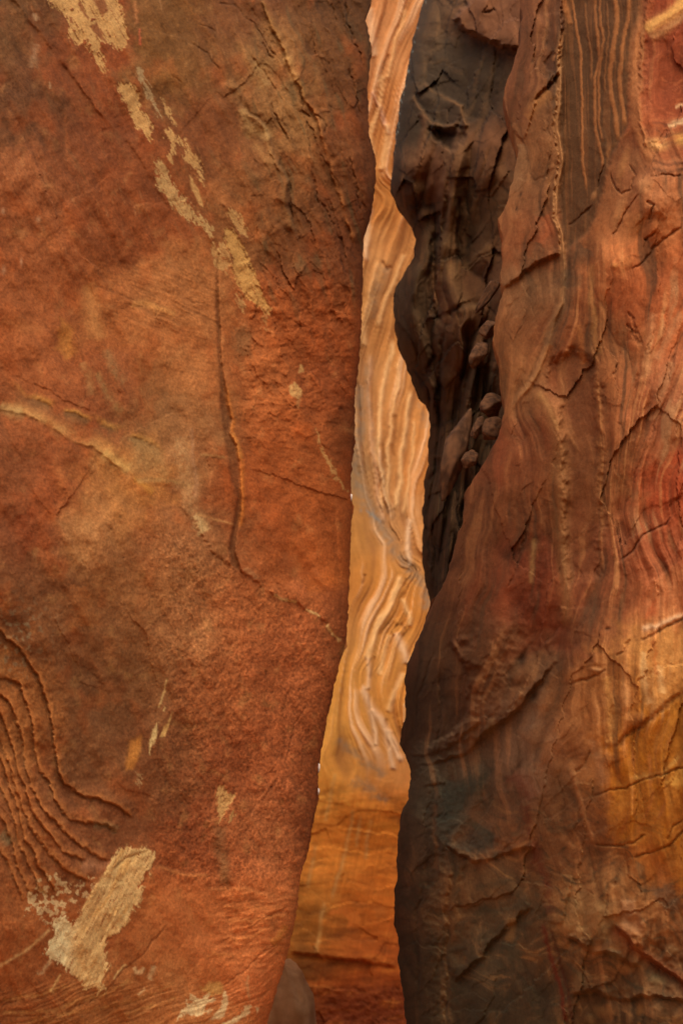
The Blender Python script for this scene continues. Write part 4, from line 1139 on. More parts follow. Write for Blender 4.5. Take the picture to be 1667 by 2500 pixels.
    w.mix(i, (150, 86, 46), 0.5 * f * ss(0.2, 0.6, w.an(-0.2, 0.98, 140, 22, 3, 49, 30)[i]))
    w.patch([(1625, 1905), (1667, 1880), (1720, 1870), (1720, 1900), (1650, 1920)], (200, 144, 70), 0.6, 8, 4, 8)
    w.streak([(1540, 1900), (1575, 1896), (1620, 1885), (1660, 1845)], 6, (190, 144, 84), 0.4, 6, 4)
    for p in ([(1432, 1948), (1460, 1940), (1490, 1928), (1530, 1925), (1570, 1903), (1620, 1888), (1680, 1870)], [(1447, 2062), (1480, 2068), (1520, 2065), (1550, 2055), (1580, 2035)],
              [(1540, 2095), (1590, 2080), (1630, 2065), (1680, 2020)], [(1667, 2000), (1640, 2020), (1625, 2050)]):
        w.crack(p, 3.4, 0.03, (52, 36, 22), 0.65, 4, 4, 0.15)
    # vertical pale rib and knobs, middle low
    w.streak([(1478, 1650), (1484, 1710), (1490, 1760), (1488, 1820)], 11, (180, 122, 68), 0.7, 5, 4, h=0.02)
    w.streak([(1395, 1885), (1410, 1940), (1430, 2010), (1446, 2060)], 6, (150, 96, 60), 0.7, 3, 2, h=0.02)
    w.streak([(1445, 1800), (1460, 1860), (1465, 1920)], 12, (150, 104, 74), 0.5, 8, 4)
    for cx, cy, rx, ry, h, c in ((1305, 1795, 14, 36, 0.04, (140, 96, 66)), (1330, 1830, 14, 30, 0.03, (140, 90, 56)), (1390, 1760, 26, 40, 0.03, (128, 78, 46)), (1420, 1830, 20, 26, 0.03, (132, 84, 54)), (1455, 1636, 16, 6, 0.02, (176, 128, 90)),
                                 (1195, 1780, 10, 26, 0.03, (132, 94, 58)), (1360, 1870, 20, 22, 0.025, (124, 80, 50)), (1480, 1850, 20, 16, 0.03, (130, 84, 54)), (1310, 1690, 22, 30, 0.03, (124, 88, 66))):
        w.blob(cx, cy, rx, ry, h, 0.2, 3, c, 0.5)
    w.crack([(1480, 1635), (1455, 1650), (1430, 1660), (1380, 1675)], 4, 0.03, (60, 40, 26), 0.55)
    w.crack([(1500, 1600), (1520, 1590), (1540, 1560)], 4, 0.03, (60, 40, 26), 0.4)
    w.crack([(1440, 1830), (1425, 1870), (1400, 1890)], 4, 0.03, (44, 30, 20), 0.6)
    w.blob(1482, 1535, 8, 4, -0.02, -0.3, c=(50, 30, 20), a=0.7)
    # red niche and dark diagonal gully
    w.patch([(1325, 1400), (1345, 1390), (1362, 1450), (1366, 1530), (1345, 1560), (1318, 1575), (1270, 1590), (1280, 1520), (1320, 1490)], (112, 56, 33), 0.4, 10, 6, 16)
    w.ledge([(1368, 1480), (1366, 1530), (1348, 1560), (1325, 1572)], 0.05, 30, 12, side=-1, cr=0.8, dark=(46, 28, 18), da=0.6, dw=10)
    w.crack([(1285, 1300), (1270, 1360), (1258, 1400), (1240, 1440)], 5, 0.03, (46, 32, 22), 0.5, 8, 4)
    w.streak([(1305, 1310), (1300, 1370), (1293, 1430)], 6, (140, 100, 62), 0.6, 4, 3)
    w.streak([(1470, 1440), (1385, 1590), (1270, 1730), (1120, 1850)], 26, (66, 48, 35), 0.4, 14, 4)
    w.blob(1275, 1610, 9, 18, -0.05, 0.3, c=(30, 22, 16), a=0.7)
    w.blob(1305, 1700, 9, 14, -0.05, 0.3, c=(36, 26, 20), a=0.6)
    # dark edge columns, lower left of this cliff
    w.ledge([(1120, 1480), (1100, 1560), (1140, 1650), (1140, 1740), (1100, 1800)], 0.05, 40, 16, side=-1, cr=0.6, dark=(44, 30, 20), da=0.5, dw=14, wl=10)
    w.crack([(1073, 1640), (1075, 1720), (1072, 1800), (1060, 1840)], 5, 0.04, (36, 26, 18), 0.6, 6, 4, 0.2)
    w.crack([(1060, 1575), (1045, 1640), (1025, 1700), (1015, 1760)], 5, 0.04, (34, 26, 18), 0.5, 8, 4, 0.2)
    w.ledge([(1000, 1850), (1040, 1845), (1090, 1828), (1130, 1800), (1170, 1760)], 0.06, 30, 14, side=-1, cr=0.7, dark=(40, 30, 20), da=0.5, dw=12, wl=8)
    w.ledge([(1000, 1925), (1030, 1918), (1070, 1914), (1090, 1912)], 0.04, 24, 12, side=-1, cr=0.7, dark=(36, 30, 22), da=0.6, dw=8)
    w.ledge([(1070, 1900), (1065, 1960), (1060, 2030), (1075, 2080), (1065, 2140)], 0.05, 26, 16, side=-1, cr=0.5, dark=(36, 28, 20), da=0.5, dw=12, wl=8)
    w.streak([(1062, 1960), (1058, 2040), (1068, 2090), (1062, 2130)], 6, (120, 76, 46), 0.5, 5, 3)
    for p in ([(1100, 2100), (1095, 2200), (1090, 2330), (1088, 2500)], [(1030, 2150), (1020, 2300), (1030, 2480)]):
        w.crack(p, 9, 0.05, (34, 28, 20), 0.5, 14, 5, 0.2)
    for p in ([(1090, 2130), (1100, 2200), (1125, 2250)], [(1085, 2140), (1092, 2230), (1110, 2300)], [(1125, 2150), (1140, 2220)]):
        w.streak(p, 8, (122, 78, 46), 0.5, 6, 3, h=0.012)
    # blue-grey stains, red streaks
    w.patch([(1075, 1940), (1110, 1900), (1180, 1880), (1205, 1870), (1195, 1900), (1140, 1980), (1090, 2060), (1070, 2080), (1065, 2010)], (54, 60, 54), 0.6, 22, 8, 22)
    w.patch([(1120, 2070), (1160, 2030), (1200, 2020), (1200, 2060), (1150, 2090)], (52, 58, 54), 0.55, 16, 8, 16)
    w.patch([(1145, 2230), (1260, 2200), (1330, 2190), (1330, 2220), (1240, 2230), (1160, 2250)], (64, 56, 42), 0.6, 14, 6, 14)
    w.patch([(1150, 2440), (1220, 2400), (1380, 2390), (1400, 2500), (1140, 2520)], (56, 48, 36), 0.55, 20, 8, 20)
    w.patch([(1225, 2330), (1262, 2250), (1285, 2280), (1270, 2330), (1240, 2360)], (66, 60, 46), 0.5, 14, 6, 14)
    w.streak([(1230, 1900), (1258, 1910), (1280, 1935), (1284, 2000), (1296, 2050), (1318, 2110), (1338, 2170), (1344, 2210), (1335, 2240)], 13, (92, 38, 22), 0.65, 9, 6, brk=0.35)
    w.streak([(1322, 2250), (1332, 2300), (1352, 2360), (1370, 2430), (1384, 2500)], 6, (96, 34, 18), 0.75, 4, 3)
    w.streak([(1340, 2260), (1356, 2310), (1372, 2370), (1392, 2450), (1400, 2510)], 5, (66, 30, 18), 0.7, 4, 3)
    w.streak([(1250, 1890), (1290, 1920), (1300, 1945)], 20, (132, 86, 68), 0.5, 10, 5)
    for p in ([(1150, 2300), (1230, 2270), (1290, 2240)], [(1160, 2170), (1240, 2150), (1300, 2140)], [(1130, 2380), (1180, 2330), (1250, 2260)], [(1260, 2300), (1320, 2330)], [(1270, 2150), (1310, 2130)], [(1270, 2330), (1330, 2345)]):
        w.streak(p, 10, ((120, 78, 44), (62, 52, 38))[len(p) % 2], 0.5, 14, 5)
    w.streak([(1245, 2240), (1250, 2270), (1240, 2300)], 9, (134, 96, 58), 0.7, 4, 3)
    # pale mottles, bottom right
    w.patch([(1390, 2180), (1420, 2165), (1490, 2210), (1500, 2260), (1480, 2290), (1420, 2280), (1385, 2250)], (142, 104, 68), 0.6, 20, 10, 16)
    w.patch([(1515, 2200), (1545, 2195), (1568, 2250), (1560, 2280), (1535, 2275), (1518, 2240)], (156, 106, 74), 0.65, 10, 6, 8)
    w.patch([(1560, 2300), (1580, 2270), (1575, 2290)], (94, 78, 60), 0.5)
    w.patch([(1590, 2170), (1640, 2160), (1680, 2210), (1640, 2230), (1610, 2215)], (96, 66, 48), 0.7, 8, 5, 8)
    w.streak([(1500, 2260), (1540, 2310), (1600, 2350), (1667, 2400), (1720, 2440)], 17, (118, 56, 32), 0.6, 12, 5)
    for cx, cy, rx, ry, c in ((1525, 2365, 18, 12, (150, 98, 60)), (1420, 2390, 16, 18, (122, 92, 64)), (1600, 2390, 20, 14, (124, 96, 66)), (1500, 2330, 18, 12, (92, 82, 64)), (1470, 2470, 26, 16, (126, 88, 54)), (1560, 2465, 10, 16, (128, 84, 46)),
                              (1440, 2490, 16, 12, (110, 76, 46)), (1640, 2320, 16, 10, (140, 104, 72))):
        w.blob(cx, cy, rx, ry, 0.01, 0.3, 3, c, 0.6)
    for p in ([(1545, 2450), (1550, 2480), (1548, 2510)], [(1520, 2470), (1525, 2510)], [(1500, 2480), (1495, 2510)], [(1570, 2480), (1575, 2510)]):
        w.streak(p, 7, (52, 38, 26), 0.7, 4, 3)
    w.ledge([(1400, 2140), (1390, 2180), (1380, 2210), (1372, 2260)], 0.05, 40, 16, side=1, cr=0.5, dark=(40, 30, 20), da=0.5, dw=12)

    i = w.box(rib_line, 10)
    d, sd, tt = seg_dist(*w.warped(i, 3, 1), rib_line)
    w.lab[i[(d < 8) & (tt > 0.02) & (tt < 0.97)]] = 7
    # ---- large shape
    hh = w.h.reshape(w.shape)[:, NW:]
    q = np.clip(1 - (PX - es[:, None]) / 150.0, 0, 1)
    sr = np.clip(1667 - PX, -1700, 900) / 620.0
    Yd = 4.95 + 0.62 * sr + 1.05 * np.clip(sr, 0, 2) ** 2 + (0.06 + 0.30 * ss(1350, 1600, PY)) * (1 - np.sqrt(np.clip(1 - q * q, 0, 1)))
    low = ss(1500, 1900, PY)
    Yd = Yd + low * 0.25 * ss(1380, 980, PX)
    Yd = Yd + 0.8 * ss(1700, 3080, PY) + 0.15 * ss(700, -500, PY)
    # gully running down left from the middle of the face; recessed lower-left part
    Yd = Yd - hh * (0.35 + 0.65 * (1 - q ** 6))
    V = place(PX, PY, Yd)
    E = V[:, :1, :]
    k = (wk / NW)[None, :, None]
    hw = w.h.reshape(w.shape)[:, :NW]
    back = np.concatenate([E[..., :1] + 0.04 * k + 3.6 * k ** 2.4 - 0.4 * hw[..., None] * k, E[..., 1:2] + 0.10 * k + 3.0 * k ** 1.4, np.repeat(E[..., 2:], NW, 1)], 2)
    V = np.concatenate([back, V], 1)
    root = thing('right_cliff', 'brown cliff of twisting red, tan and ochre bands on the right side', 'rock cliff')
    names = {0: 'cliff_face', 1: 'hanging_slab', 2: 'leaning_slab', 3: 'striped_panel', 4: 'red_pocket', 5: 'pale_patch', 6: 'ochre_patch', 7: 'pale_rib'}
    for k in range(10, 20):
        names[k] = 'tan_stripe'
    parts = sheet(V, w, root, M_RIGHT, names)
    parts[3]['label'] = 'dark panel with thin vertical tan stripes'
    parts[6]['label'] = 'ochre yellow patch at the right edge'
    return root


right_cliff = build_right()

# ================================================================== SHADED CLIFF (deep recess behind the near flank)
edge_shade = curve([(1110, -520), (1035, 0), (1009, 88), (993, 181), (977, 244), (967, 319), (956, 425), (952, 468), (973, 507), (999, 542), (1015, 579), (1011, 625), (1005, 633),
                    (983, 673), (967, 699), (959, 731), (960, 768), (964, 808), (972, 827), (972, 851), (991, 888), (1009, 938), (1020, 970), (1036, 978), (1045, 1002),
                    (1048, 1063), (1043, 1130), (1036, 1164), (1035, 1210), (1031, 1250), (1031, 1390), (1045, 1440), (1048, 1475), (1060, 1560), (1075, 1700)])


def build_shade():
    ys = np.concatenate([np.arange(-270, -12, 10), np.arange(-12, 1690, 2.8)])
    e = edge_shade(ys)
    b = smooth(np.maximum(edge_right(ys) + 150, e + 170), 70)
    jag = 6.5 * fbm(ys / 50, ys * 0 + 23.3, 5, 5, 0.55)
    n_in, NW = 150, 22
    um = np.linspace(0, 1, n_in) ** 1.1
    PX = e[:, None] + um[None, :] * (b - e)[:, None] + jag[:, None] * (1 - um[None, :]) ** 20
    es = smooth(e, 25)
    e = e + jag
    PY = np.repeat(ys[:, None], n_in, 1)
    wk = np.arange(NW, 0, -1)
    X = np.concatenate([e[:, None] - wk[None, :] * 9.0, PX], 1)
    Y = np.concatenate([np.repeat(ys[:, None], NW, 1), PY], 1)
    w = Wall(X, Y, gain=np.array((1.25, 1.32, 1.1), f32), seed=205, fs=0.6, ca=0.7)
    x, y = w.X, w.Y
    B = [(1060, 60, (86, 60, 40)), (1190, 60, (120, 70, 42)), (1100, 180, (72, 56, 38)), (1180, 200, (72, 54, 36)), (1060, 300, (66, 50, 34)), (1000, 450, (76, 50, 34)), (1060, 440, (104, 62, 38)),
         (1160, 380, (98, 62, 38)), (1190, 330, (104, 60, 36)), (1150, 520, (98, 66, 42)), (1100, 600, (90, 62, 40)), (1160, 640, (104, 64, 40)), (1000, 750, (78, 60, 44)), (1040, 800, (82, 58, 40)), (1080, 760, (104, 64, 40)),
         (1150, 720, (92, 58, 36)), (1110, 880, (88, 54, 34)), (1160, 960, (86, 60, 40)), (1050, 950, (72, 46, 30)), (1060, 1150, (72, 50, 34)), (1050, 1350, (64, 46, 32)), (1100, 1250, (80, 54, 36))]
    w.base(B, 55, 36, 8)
    G = [(0.50, [(1135, 300), (1108, 420), (1082, 540), (1070, 680), (1090, 800)]), (0.72, [(1200, 300), (1155, 470), (1128, 600), (1122, 720), (1130, 800)]),
         (0.25, [(1045, 280), (1030, 390), (1008, 470), (1030, 580), (1030, 640)]), (0.30, [(1018, 640), (1015, 740), (1035, 880), (1060, 1000), (1060, 1150)]),
         (0.14, [(985, 700), (985, 780), (1005, 860), (1040, 950)]), (0.55, [(1125, 780), (1105, 950), (1088, 1100), (1070, 1300), (1060, 1500)]),
         (0.85, [(1230, 500), (1200, 640), (1180, 760), (1150, 900), (1130, 1050), (1110, 1300)]), (0.1, [(985, 250), (965, 340), (955, 440)])]
    ph = 250 * strata(x, y, G, 400.0) + 5 * w.c1 + 2 * w.a1
    fo = ss(310, 420, y)
    b1 = np.abs(fbm(ph / 85 + 0.3, y / 330, 2, 261, 0.4)) * 2.2
    b2 = np.abs(fbm(ph / 38 + 0.7, y / 240, 2, 262, 0.4)) * 2.2
    nb = fbm(x / 110, y / 130, 3, 266, 0.45)
    nm = fbm(x / 40, y / 56, 5, 277, 0.6)
    ns = fbm(ph / 14, y / 160, 4, 279, 0.6)
    w.tone(0.10 * nb + 0.20 * nm + 0.20 * ns + 0.08 * fbm(x / 8, y / 10, 2, 278))
    w.mixall((40, 31, 22), 0.6 * (0.35 + 0.65 * fo) * ss(0.16, 0.02, b1))
    w.mixall((44, 34, 24), 0.45 * fo * ss(0.14, 0.02, b2))
    w.mixall((140, 92, 58), 0.34 * fo * ss(0.5, 1.0, b1) * ss(0.0, 0.4, ns))
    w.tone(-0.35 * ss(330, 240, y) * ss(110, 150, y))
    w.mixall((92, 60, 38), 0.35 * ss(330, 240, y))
    w.h += 0.05 * nb + 0.010 * nm + 0.004 * ns + (0.3 + 0.7 * fo) * (0.13 * b1 + 0.03 * b2)
    wx, wy = x + 8 * w.a1 + 2 * w.b1, y + 8 * w.a2 + 2 * w.b2
    fa, ga = facet(wx, wy, 190, 62, -0.18, 0.98, 21)
    fb, gb = facet(wx, wy, 80, 40, -0.5, 0.86, 22)
    w.h += 0.055 * fa + 0.012 * fb
    w.tone(0.18 * fa + 0.14 * fb)
    w.tone(-0.5 * ss(0.09, 0.0, ga) - 0.3 * ss(0.08, 0.0, gb))
    # hanging block at the top
    w.patch([(1112, 46), (1130, 24), (1170, -20), (1330, -60), (1330, 118), (1228, 116), (1195, 100), (1165, 86), (1130, 74)], (116, 68, 42), 0.6, 5, 4, 6, h=0.40, label=1)
    w.streak([(1122, 50), (1145, 80), (1185, 98), (1225, 116)], 6, (140, 86, 52), 0.6, 4, 3)
    w.crack([(1180, 32), (1195, 30), (1210, 22)], 4, 0.04)
    # hollow beneath it and curved overhang lips
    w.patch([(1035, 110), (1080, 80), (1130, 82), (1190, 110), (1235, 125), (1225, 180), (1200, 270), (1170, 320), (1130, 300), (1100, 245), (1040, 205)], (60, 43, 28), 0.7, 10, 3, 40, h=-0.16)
    w.ledge([(1010, 205), (1040, 200), (1060, 220), (1095, 242), (1125, 258), (1132, 290), (1150, 310)], 0.12, 30, 20, side=1, cr=0.5, lip=(124, 82, 50), la=0.8, lw=6, dark=(44, 34, 24), da=0.4, dw=16, wl=5)
    w.ledge([(1010, 230), (1030, 270), (1055, 300), (1095, 306), (1125, 300), (1130, 280)], 0.10, 24, 18, side=1, cr=0.6, lip=(116, 76, 46), la=0.7, lw=5, dark=(38, 30, 22), da=0.5, dw=16, wl=6)
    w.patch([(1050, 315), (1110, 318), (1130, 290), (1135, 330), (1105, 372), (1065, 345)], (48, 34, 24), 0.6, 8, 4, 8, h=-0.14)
    w.streak([(1030, 275), (1036, 320), (1026, 380), (1010, 440)], 9, (120, 74, 46), 0.5, 6, 3, h=0.05)
    w.streak([(1125, 310), (1105, 380), (1085, 440), (1072, 520)], 9, (112, 72, 46), 0.5, 6, 3, h=0.06)
    w.blob(1055, 420, 34, 60, 0.08, 0.1, 3, (116, 66, 40), 0.5)
    w.blob(1022, 465, 18, 22, 0.04, 0.2, 3, (110, 78, 50), 0.5)
    w.crack([(985, 505), (1005, 502), (1025, 508), (1015, 530), (1000, 535)], 10, 0.08, (34, 26, 18), 0.6)
    for p in ([(1036, 188), (1040, 150), (1052, 122), (1085, 112)], [(1042, 160), (1075, 146), (1110, 158), (1135, 185)], [(1060, 0), (1066, 40), (1078, 72)], [(1175, 130), (1160, 190), (1150, 260), (1130, 300)],
              [(1215, 130), (1195, 200), (1180, 280), (1165, 350)], [(1030, 90), (1060, 84), (1090, 72)], [(1085, 345), (1100, 380), (1082, 440)], [(1150, 360), (1140, 450), (1120, 540)], [(1175, 400), (1160, 500), (1140, 590)]):
        w.streak(p, 7, (112, 76, 48), 0.3, 9, 4, brk=0.5)
        w.crack([(a + 9, b + 3) for a, b in p], 4, 0.012, (34, 25, 17), 0.45, 9, 4, 0.3)
    # long vertical folds
    for p, h, c in (([(1110, 470), (1090, 560), (1078, 640), (1072, 700)], 0.08, (112, 78, 50)), ([(1135, 340), (1125, 420), (1108, 500), (1110, 570), (1120, 630)], 0.07, (116, 78, 50)), ([(1065, 640), (1058, 700), (1085, 750), (1090, 790)], 0.10, (128, 80, 48)),
                    ([(1020, 640), (1015, 720), (1025, 800), (1035, 870)], 0.09, (92, 68, 48)), ([(985, 720), (985, 790), (1000, 850), (1035, 900)], 0.08, (88, 66, 48)), ([(1100, 640), (1120, 700), (1140, 740), (1170, 745)], 0.06, (126, 88, 56)),
                    ([(1125, 770), (1120, 860), (1105, 950), (1095, 1010)], 0.06, (112, 72, 46)), ([(1075, 820), (1065, 900), (1050, 950)], 0.06, (94, 64, 44)), ([(1060, 1170), (1070, 1250), (1050, 1330)], 0.06, (84, 62, 44))):
        w.streak(p, 15, c, 0.5, 6, 3, h=h * 0.25)
    for p in ([(1060, 560), (1050, 640), (1048, 700), (1055, 750), (1080, 800)], [(1085, 800), (1075, 900), (1070, 1000), (1075, 1050)], [(1095, 780), (1100, 760), (1130, 745), (1175, 740)], [(1060, 870), (1045, 900), (1035, 920)],
              [(1090, 470), (1080, 560), (1060, 600)], [(1125, 480), (1118, 570), (1122, 640)], [(1050, 1140), (1042, 1200), (1045, 1300), (1050, 1420)], [(1040, 1170), (1060, 1150), (1075, 1120)]):
        w.crack(p, 8, 0.08, (34, 26, 18), 0.6, 8, 4, 0.15)
    w.patch([(1110, 690), (1140, 660), (1215, 600), (1215, 680), (1175, 740), (1135, 744)], (90, 54, 32), 0.5, 8, 4, 10, h=-0.06)
    w.streak([(1130, 660), (1170, 630), (1200, 600)], 14, (124, 86, 56), 0.45, 8, 4)
    w.patch([(1130, 900), (1160, 890), (1215, 900), (1225, 970), (1180, 1000), (1140, 1010)], (58, 44, 30), 0.5, 10, 4, 12, h=-0.12)
    # sky glints along the upper edge, painted as pale flecks
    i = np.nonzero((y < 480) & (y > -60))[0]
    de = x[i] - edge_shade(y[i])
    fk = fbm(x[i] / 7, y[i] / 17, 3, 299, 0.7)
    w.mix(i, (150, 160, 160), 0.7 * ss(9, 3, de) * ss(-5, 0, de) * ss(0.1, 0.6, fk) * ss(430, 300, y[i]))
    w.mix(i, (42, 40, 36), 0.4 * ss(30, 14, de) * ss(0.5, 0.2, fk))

    hh = w.h.reshape(w.shape)[:, NW:]
    t = (PX - smooth(es, 80)[:, None]) / 260.0
    q = np.clip(1 - (PX - es[:, None]) / 50.0, 0, 1)
    Yd = 8.3 - 1.2 * t + 0.5 * (1 - np.sqrt(np.clip(1 - q * q, 0, 1))) + 0.3 * ss(400, -400, PY)
    Yd = Yd - hh * (0.3 + 0.7 * (1 - q ** 6))
    V = place(PX, PY, Yd)
    E = V[:, :1, :]
    k = (wk / NW)[None, :, None]
    back = np.concatenate([E[..., :1] + 0.03 * k + 3.6 * k ** 2.4, E[..., 1:2] + 0.10 * k + 1.6 * k ** 1.4, np.repeat(E[..., 2:], NW, 1)], 2)
    V = np.concatenate([back, V], 1)
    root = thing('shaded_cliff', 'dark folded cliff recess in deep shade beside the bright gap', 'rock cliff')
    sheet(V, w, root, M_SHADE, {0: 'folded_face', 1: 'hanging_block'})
    return root


shaded_cliff = build_shade()


# ================================================================== FAR CLIFF (bright wall seen through the gap)
far_l = curve([(880, -520), (895, 0), (890, 300), (905, 450), (885, 600), (875, 800), (865, 1000), (858, 1200), (850, 1450), (830, 1560), (790, 1700), (770, 1880), (740, 2100), (700, 2350), (640, 2600), (600, 3080)])
far_r = curve([(1110, -520), (1030, 0), (990, 200), (965, 330), (955, 430), (1000, 540), (970, 660), (965, 780), (1020, 920), (1045, 1030), (1035, 1250), (1045, 1450), (1000, 1560), (990, 1800), (970, 2000), (970, 2300), (990, 2600), (990, 3080)])


def build_far():
    ys = rows(3.0, -420, 2760)
    xs = np.concatenate([620 - np.cumsum(np.geomspace(5, 90, 26))[::-1], np.arange(620, 1080, 3.0), 1080 + np.cumsum(np.geomspace(5, 90, 28))])
    X, Y = np.meshgrid(xs, ys)
    w = Wall(X, Y, gain=np.array((0.98, 0.99, 0.92), f32), seed=305, fs=0.6, ca=0.8)
    x, y = w.X, w.Y
    B = [(930, 60, (208, 140, 88)), (900, 150, (214, 150, 96)), (990, 60, (196, 128, 72)), (940, 250, (196, 124, 66)), (920, 400, (204, 134, 72)), (930, 500, (196, 124, 58)), (900, 620, (216, 152, 92)), (960, 600, (188, 122, 64)),
         (900, 760, (186, 128, 72)), (940, 800, (190, 122, 62)), (880, 950, (170, 122, 78)), (950, 950, (198, 130, 68)), (1000, 1000, (196, 128, 68)), (940, 1100, (194, 124, 62)), (890, 1120, (150, 116, 78)), (1010, 1150, (192, 120, 58)),
         (870, 1300, (176, 116, 54)), (960, 1280, (160, 112, 70)), (1010, 1300, (204, 136, 74)), (880, 1450, (176, 108, 46)), (960, 1420, (196, 128, 58)), (1000, 1500, (190, 118, 48)), (900, 1560, (186, 124, 64)), (950, 1600, (204, 138, 68)),
         (850, 1650, (196, 130, 56)), (920, 1700, (200, 134, 66)), (970, 1700, (200, 126, 50)), (840, 1780, (204, 138, 62)), (900, 1850, (186, 122, 58)), (960, 1880, (184, 118, 62)), (820, 1920, (196, 128, 52)), (930, 1980, (180, 106, 34)),
         (850, 2050, (172, 98, 32)), (920, 2050, (168, 94, 32)), (800, 2100, (176, 106, 40)), (900, 2180, (160, 84, 26)), (780, 2250, (140, 84, 30)), (900, 2280, (150, 74, 22)), (820, 2330, (130, 68, 24)), (930, 2350, (146, 70, 24)),
         (850, 2400, (140, 64, 20)), (870, 2470, (112, 50, 22)), (950, 2450, (124, 56, 22)), (730, 2350, (120, 72, 28)), (850, 2600, (110, 54, 26))]
    w.base(B, 48, 22, 5)
    w.tone(0.06 + 0.75 * ss(1760, 2000, y))  # lower wall brightened in colour to offset the light lost there
    G = [(0.50, [(1090, -400), (1030, -20), (990, 60), (955, 150), (935, 230), (908, 330), (897, 420)]), (0.28, [(1010, -300), (975, -20), (938, 100), (915, 180), (890, 270)]),
         (0.72, [(1110, -100), (1060, 40), (1005, 130), (970, 240), (950, 330), (930, 430)]), (0.86, [(1000, 545), (985, 620), (960, 690), (925, 760), (900, 840), (888, 930)]),
         (0.62, [(950, 480), (915, 560), (895, 650), (878, 760)]), (1.05, [(1030, 600), (990, 680), (966, 760), (957, 830), (940, 920), (927, 1000), (922, 1110), (934, 1200), (955, 1290), (980, 1350)]),
         (1.25, [(1010, 880), (1002, 950), (988, 1040), (977, 1110), (968, 1200), (985, 1290), (1006, 1360)]), (0.80, [(884, 950), (888, 1050), (898, 1150), (922, 1240), (960, 1325), (1000, 1390)]),
         (0.55, [(856, 1150), (858, 1260), (880, 1350), (885, 1400)]), (0.86, [(978, 1390), (968, 1440), (952, 1480), (926, 1512), (911, 1560), (898, 1612), (882, 1690)]),
         (1.12, [(1012, 1430), (1003, 1500), (968, 1550), (945, 1620), (930, 1700), (950, 1770), (975, 1830)]), (0.56, [(895, 1420), (862, 1480), (850, 1560), (835, 1650), (815, 1760), (800, 1850)]),
         (1.30, [(1030, 1540), (1000, 1610), (978, 1680), (966, 1740), (990, 1830)]), (0.98, [(895, 1640), (905, 1720), (930, 1780), (965, 1840)]),
         (1.62, [(1170, 500), (1150, 700), (1160, 1000), (1150, 1500)]), (0.0, [(740, 300), (730, 600), (720, 1000), (700, 1500)])]
    t = strata(x, y, G, 300.0) + 0.012 * w.c1 + 0.010 * w.a1
    up = ss(1960, 1820, y + 0.4 * (x - 850))
    bnd = fbm(t * 7.0, y / 900 + 3, 4, 350, 0.62)
    fine = fbm(t * 19.0, y / 1500 + 9, 4, 360, 0.68)
    mk = ss(-0.25, 0.35, fbm(x / 100, y / 190, 3, 343, 0.5) + 0.004 * (x - 930) + 0.15)
    bnd, fine = bnd * (0.7 + 0.3 * mk), fine * (0.5 + 0.5 * mk)
    w.tone(up * (0.30 * bnd + 0.22 * fine) + 0.12 * fbm(x / 40, y / 40, 5, 361, 0.62))
    w.mixall((246, 194, 146), 0.72 * up * ss(0.12, 0.55, 0.85 * bnd + 0.55 * fine))
    w.mixall((150, 90, 48), 0.55 * up * ss(0.10, 0.55, -0.85 * bnd - 0.55 * fine))
    w.h += up * (0.24 * bnd + 0.05 * fine) + 0.10 * fbm(x / 140, y / 200, 3, 362)
    w.h *= 0.35
    # rounded flutes
    lt, wt = (242, 186, 124), (238, 190, 146)
    for p, ww, c, a, h in (
            ([(958, 825), (957, 860), (940, 920), (928, 990), (925, 1060), (920, 1120), (935, 1180), (932, 1250)], 6, lt, 0.75, 0.06),
            ([(975, 870), (970, 940), (955, 1020), (948, 1100), (945, 1180), (950, 1250)], 5, lt, 0.6, 0.05),
            ([(1000, 950), (990, 1040), (980, 1100), (975, 1180), (962, 1250)], 6, lt, 0.75, 0.06),
            ([(1012, 1020), (1006, 1100), (996, 1180), (980, 1260)], 5, lt, 0.5, 0.04),
            ([(1000, 1262), (995, 1310), (998, 1360), (1002, 1385)], 6, wt, 0.85, 0.04),
            ([(905, 860), (900, 960), (905, 1060), (918, 1150), (925, 1220), (940, 1290)], 6, (214, 160, 118), 0.55, 0.04),
            ([(975, 1400), (966, 1440), (952, 1480), (926, 1512), (911, 1560), (900, 1592), (896, 1612)], 7, lt, 0.85, 0.08),
            ([(982, 1460), (990, 1490), (1002, 1510), (1002, 1530)], 6, lt, 0.7, 0.06),
            ([(962, 1505), (975, 1530), (972, 1545), (955, 1548)], 6, (210, 140, 66), 0.6, 0.05),
            ([(950, 1550), (935, 1600), (925, 1650)], 6, lt, 0.6, 0.05),
            ([(965, 1545), (985, 1590), (992, 1620)], 9, wt, 0.7, 0.05),
            ([(985, 1640), (965, 1690), (945, 1740)], 6, lt, 0.65, 0.05),
            ([(895, 1600), (902, 1640), (898, 1680), (880, 1680)], 6, wt, 0.6, 0.05),
            ([(878, 1680), (898, 1712), (912, 1735), (938, 1775), (962, 1818), (985, 1862)], 8, (236, 184, 138), 0.9, 0.06),
            ([(905, 1728), (912, 1770), (920, 1820)], 6, wt, 0.75, 0.05),
            ([(945, 1780), (952, 1840), (960, 1880)], 8, wt, 0.7, 0.05),
            ([(925, 640), (905, 720), (890, 790), (885, 850)], 8, lt, 0.55, 0.05),
            ([(990, 620), (965, 680), (940, 740), (920, 800)], 6, lt, 0.5, 0.05),
            ([(905, 500), (893, 580), (889, 640)], 8, wt, 0.7, 0.05),
            ([(905, 220), (930, 270), (950, 330)], 5, (214, 160, 130), 0.7, 0.04),
            ([(935, 180), (925, 260), (905, 330), (908, 400)], 7, lt, 0.6, 0.06),
            ([(945, 300), (942, 360), (930, 420)], 7, lt, 0.6, 0.06),
            ([(990, 20), (960, 120), (945, 200)], 6, lt, 0.55, 0.05),
            ([(905, 20), (903, 80), (912, 140)], 9, wt, 0.65, 0.05)):
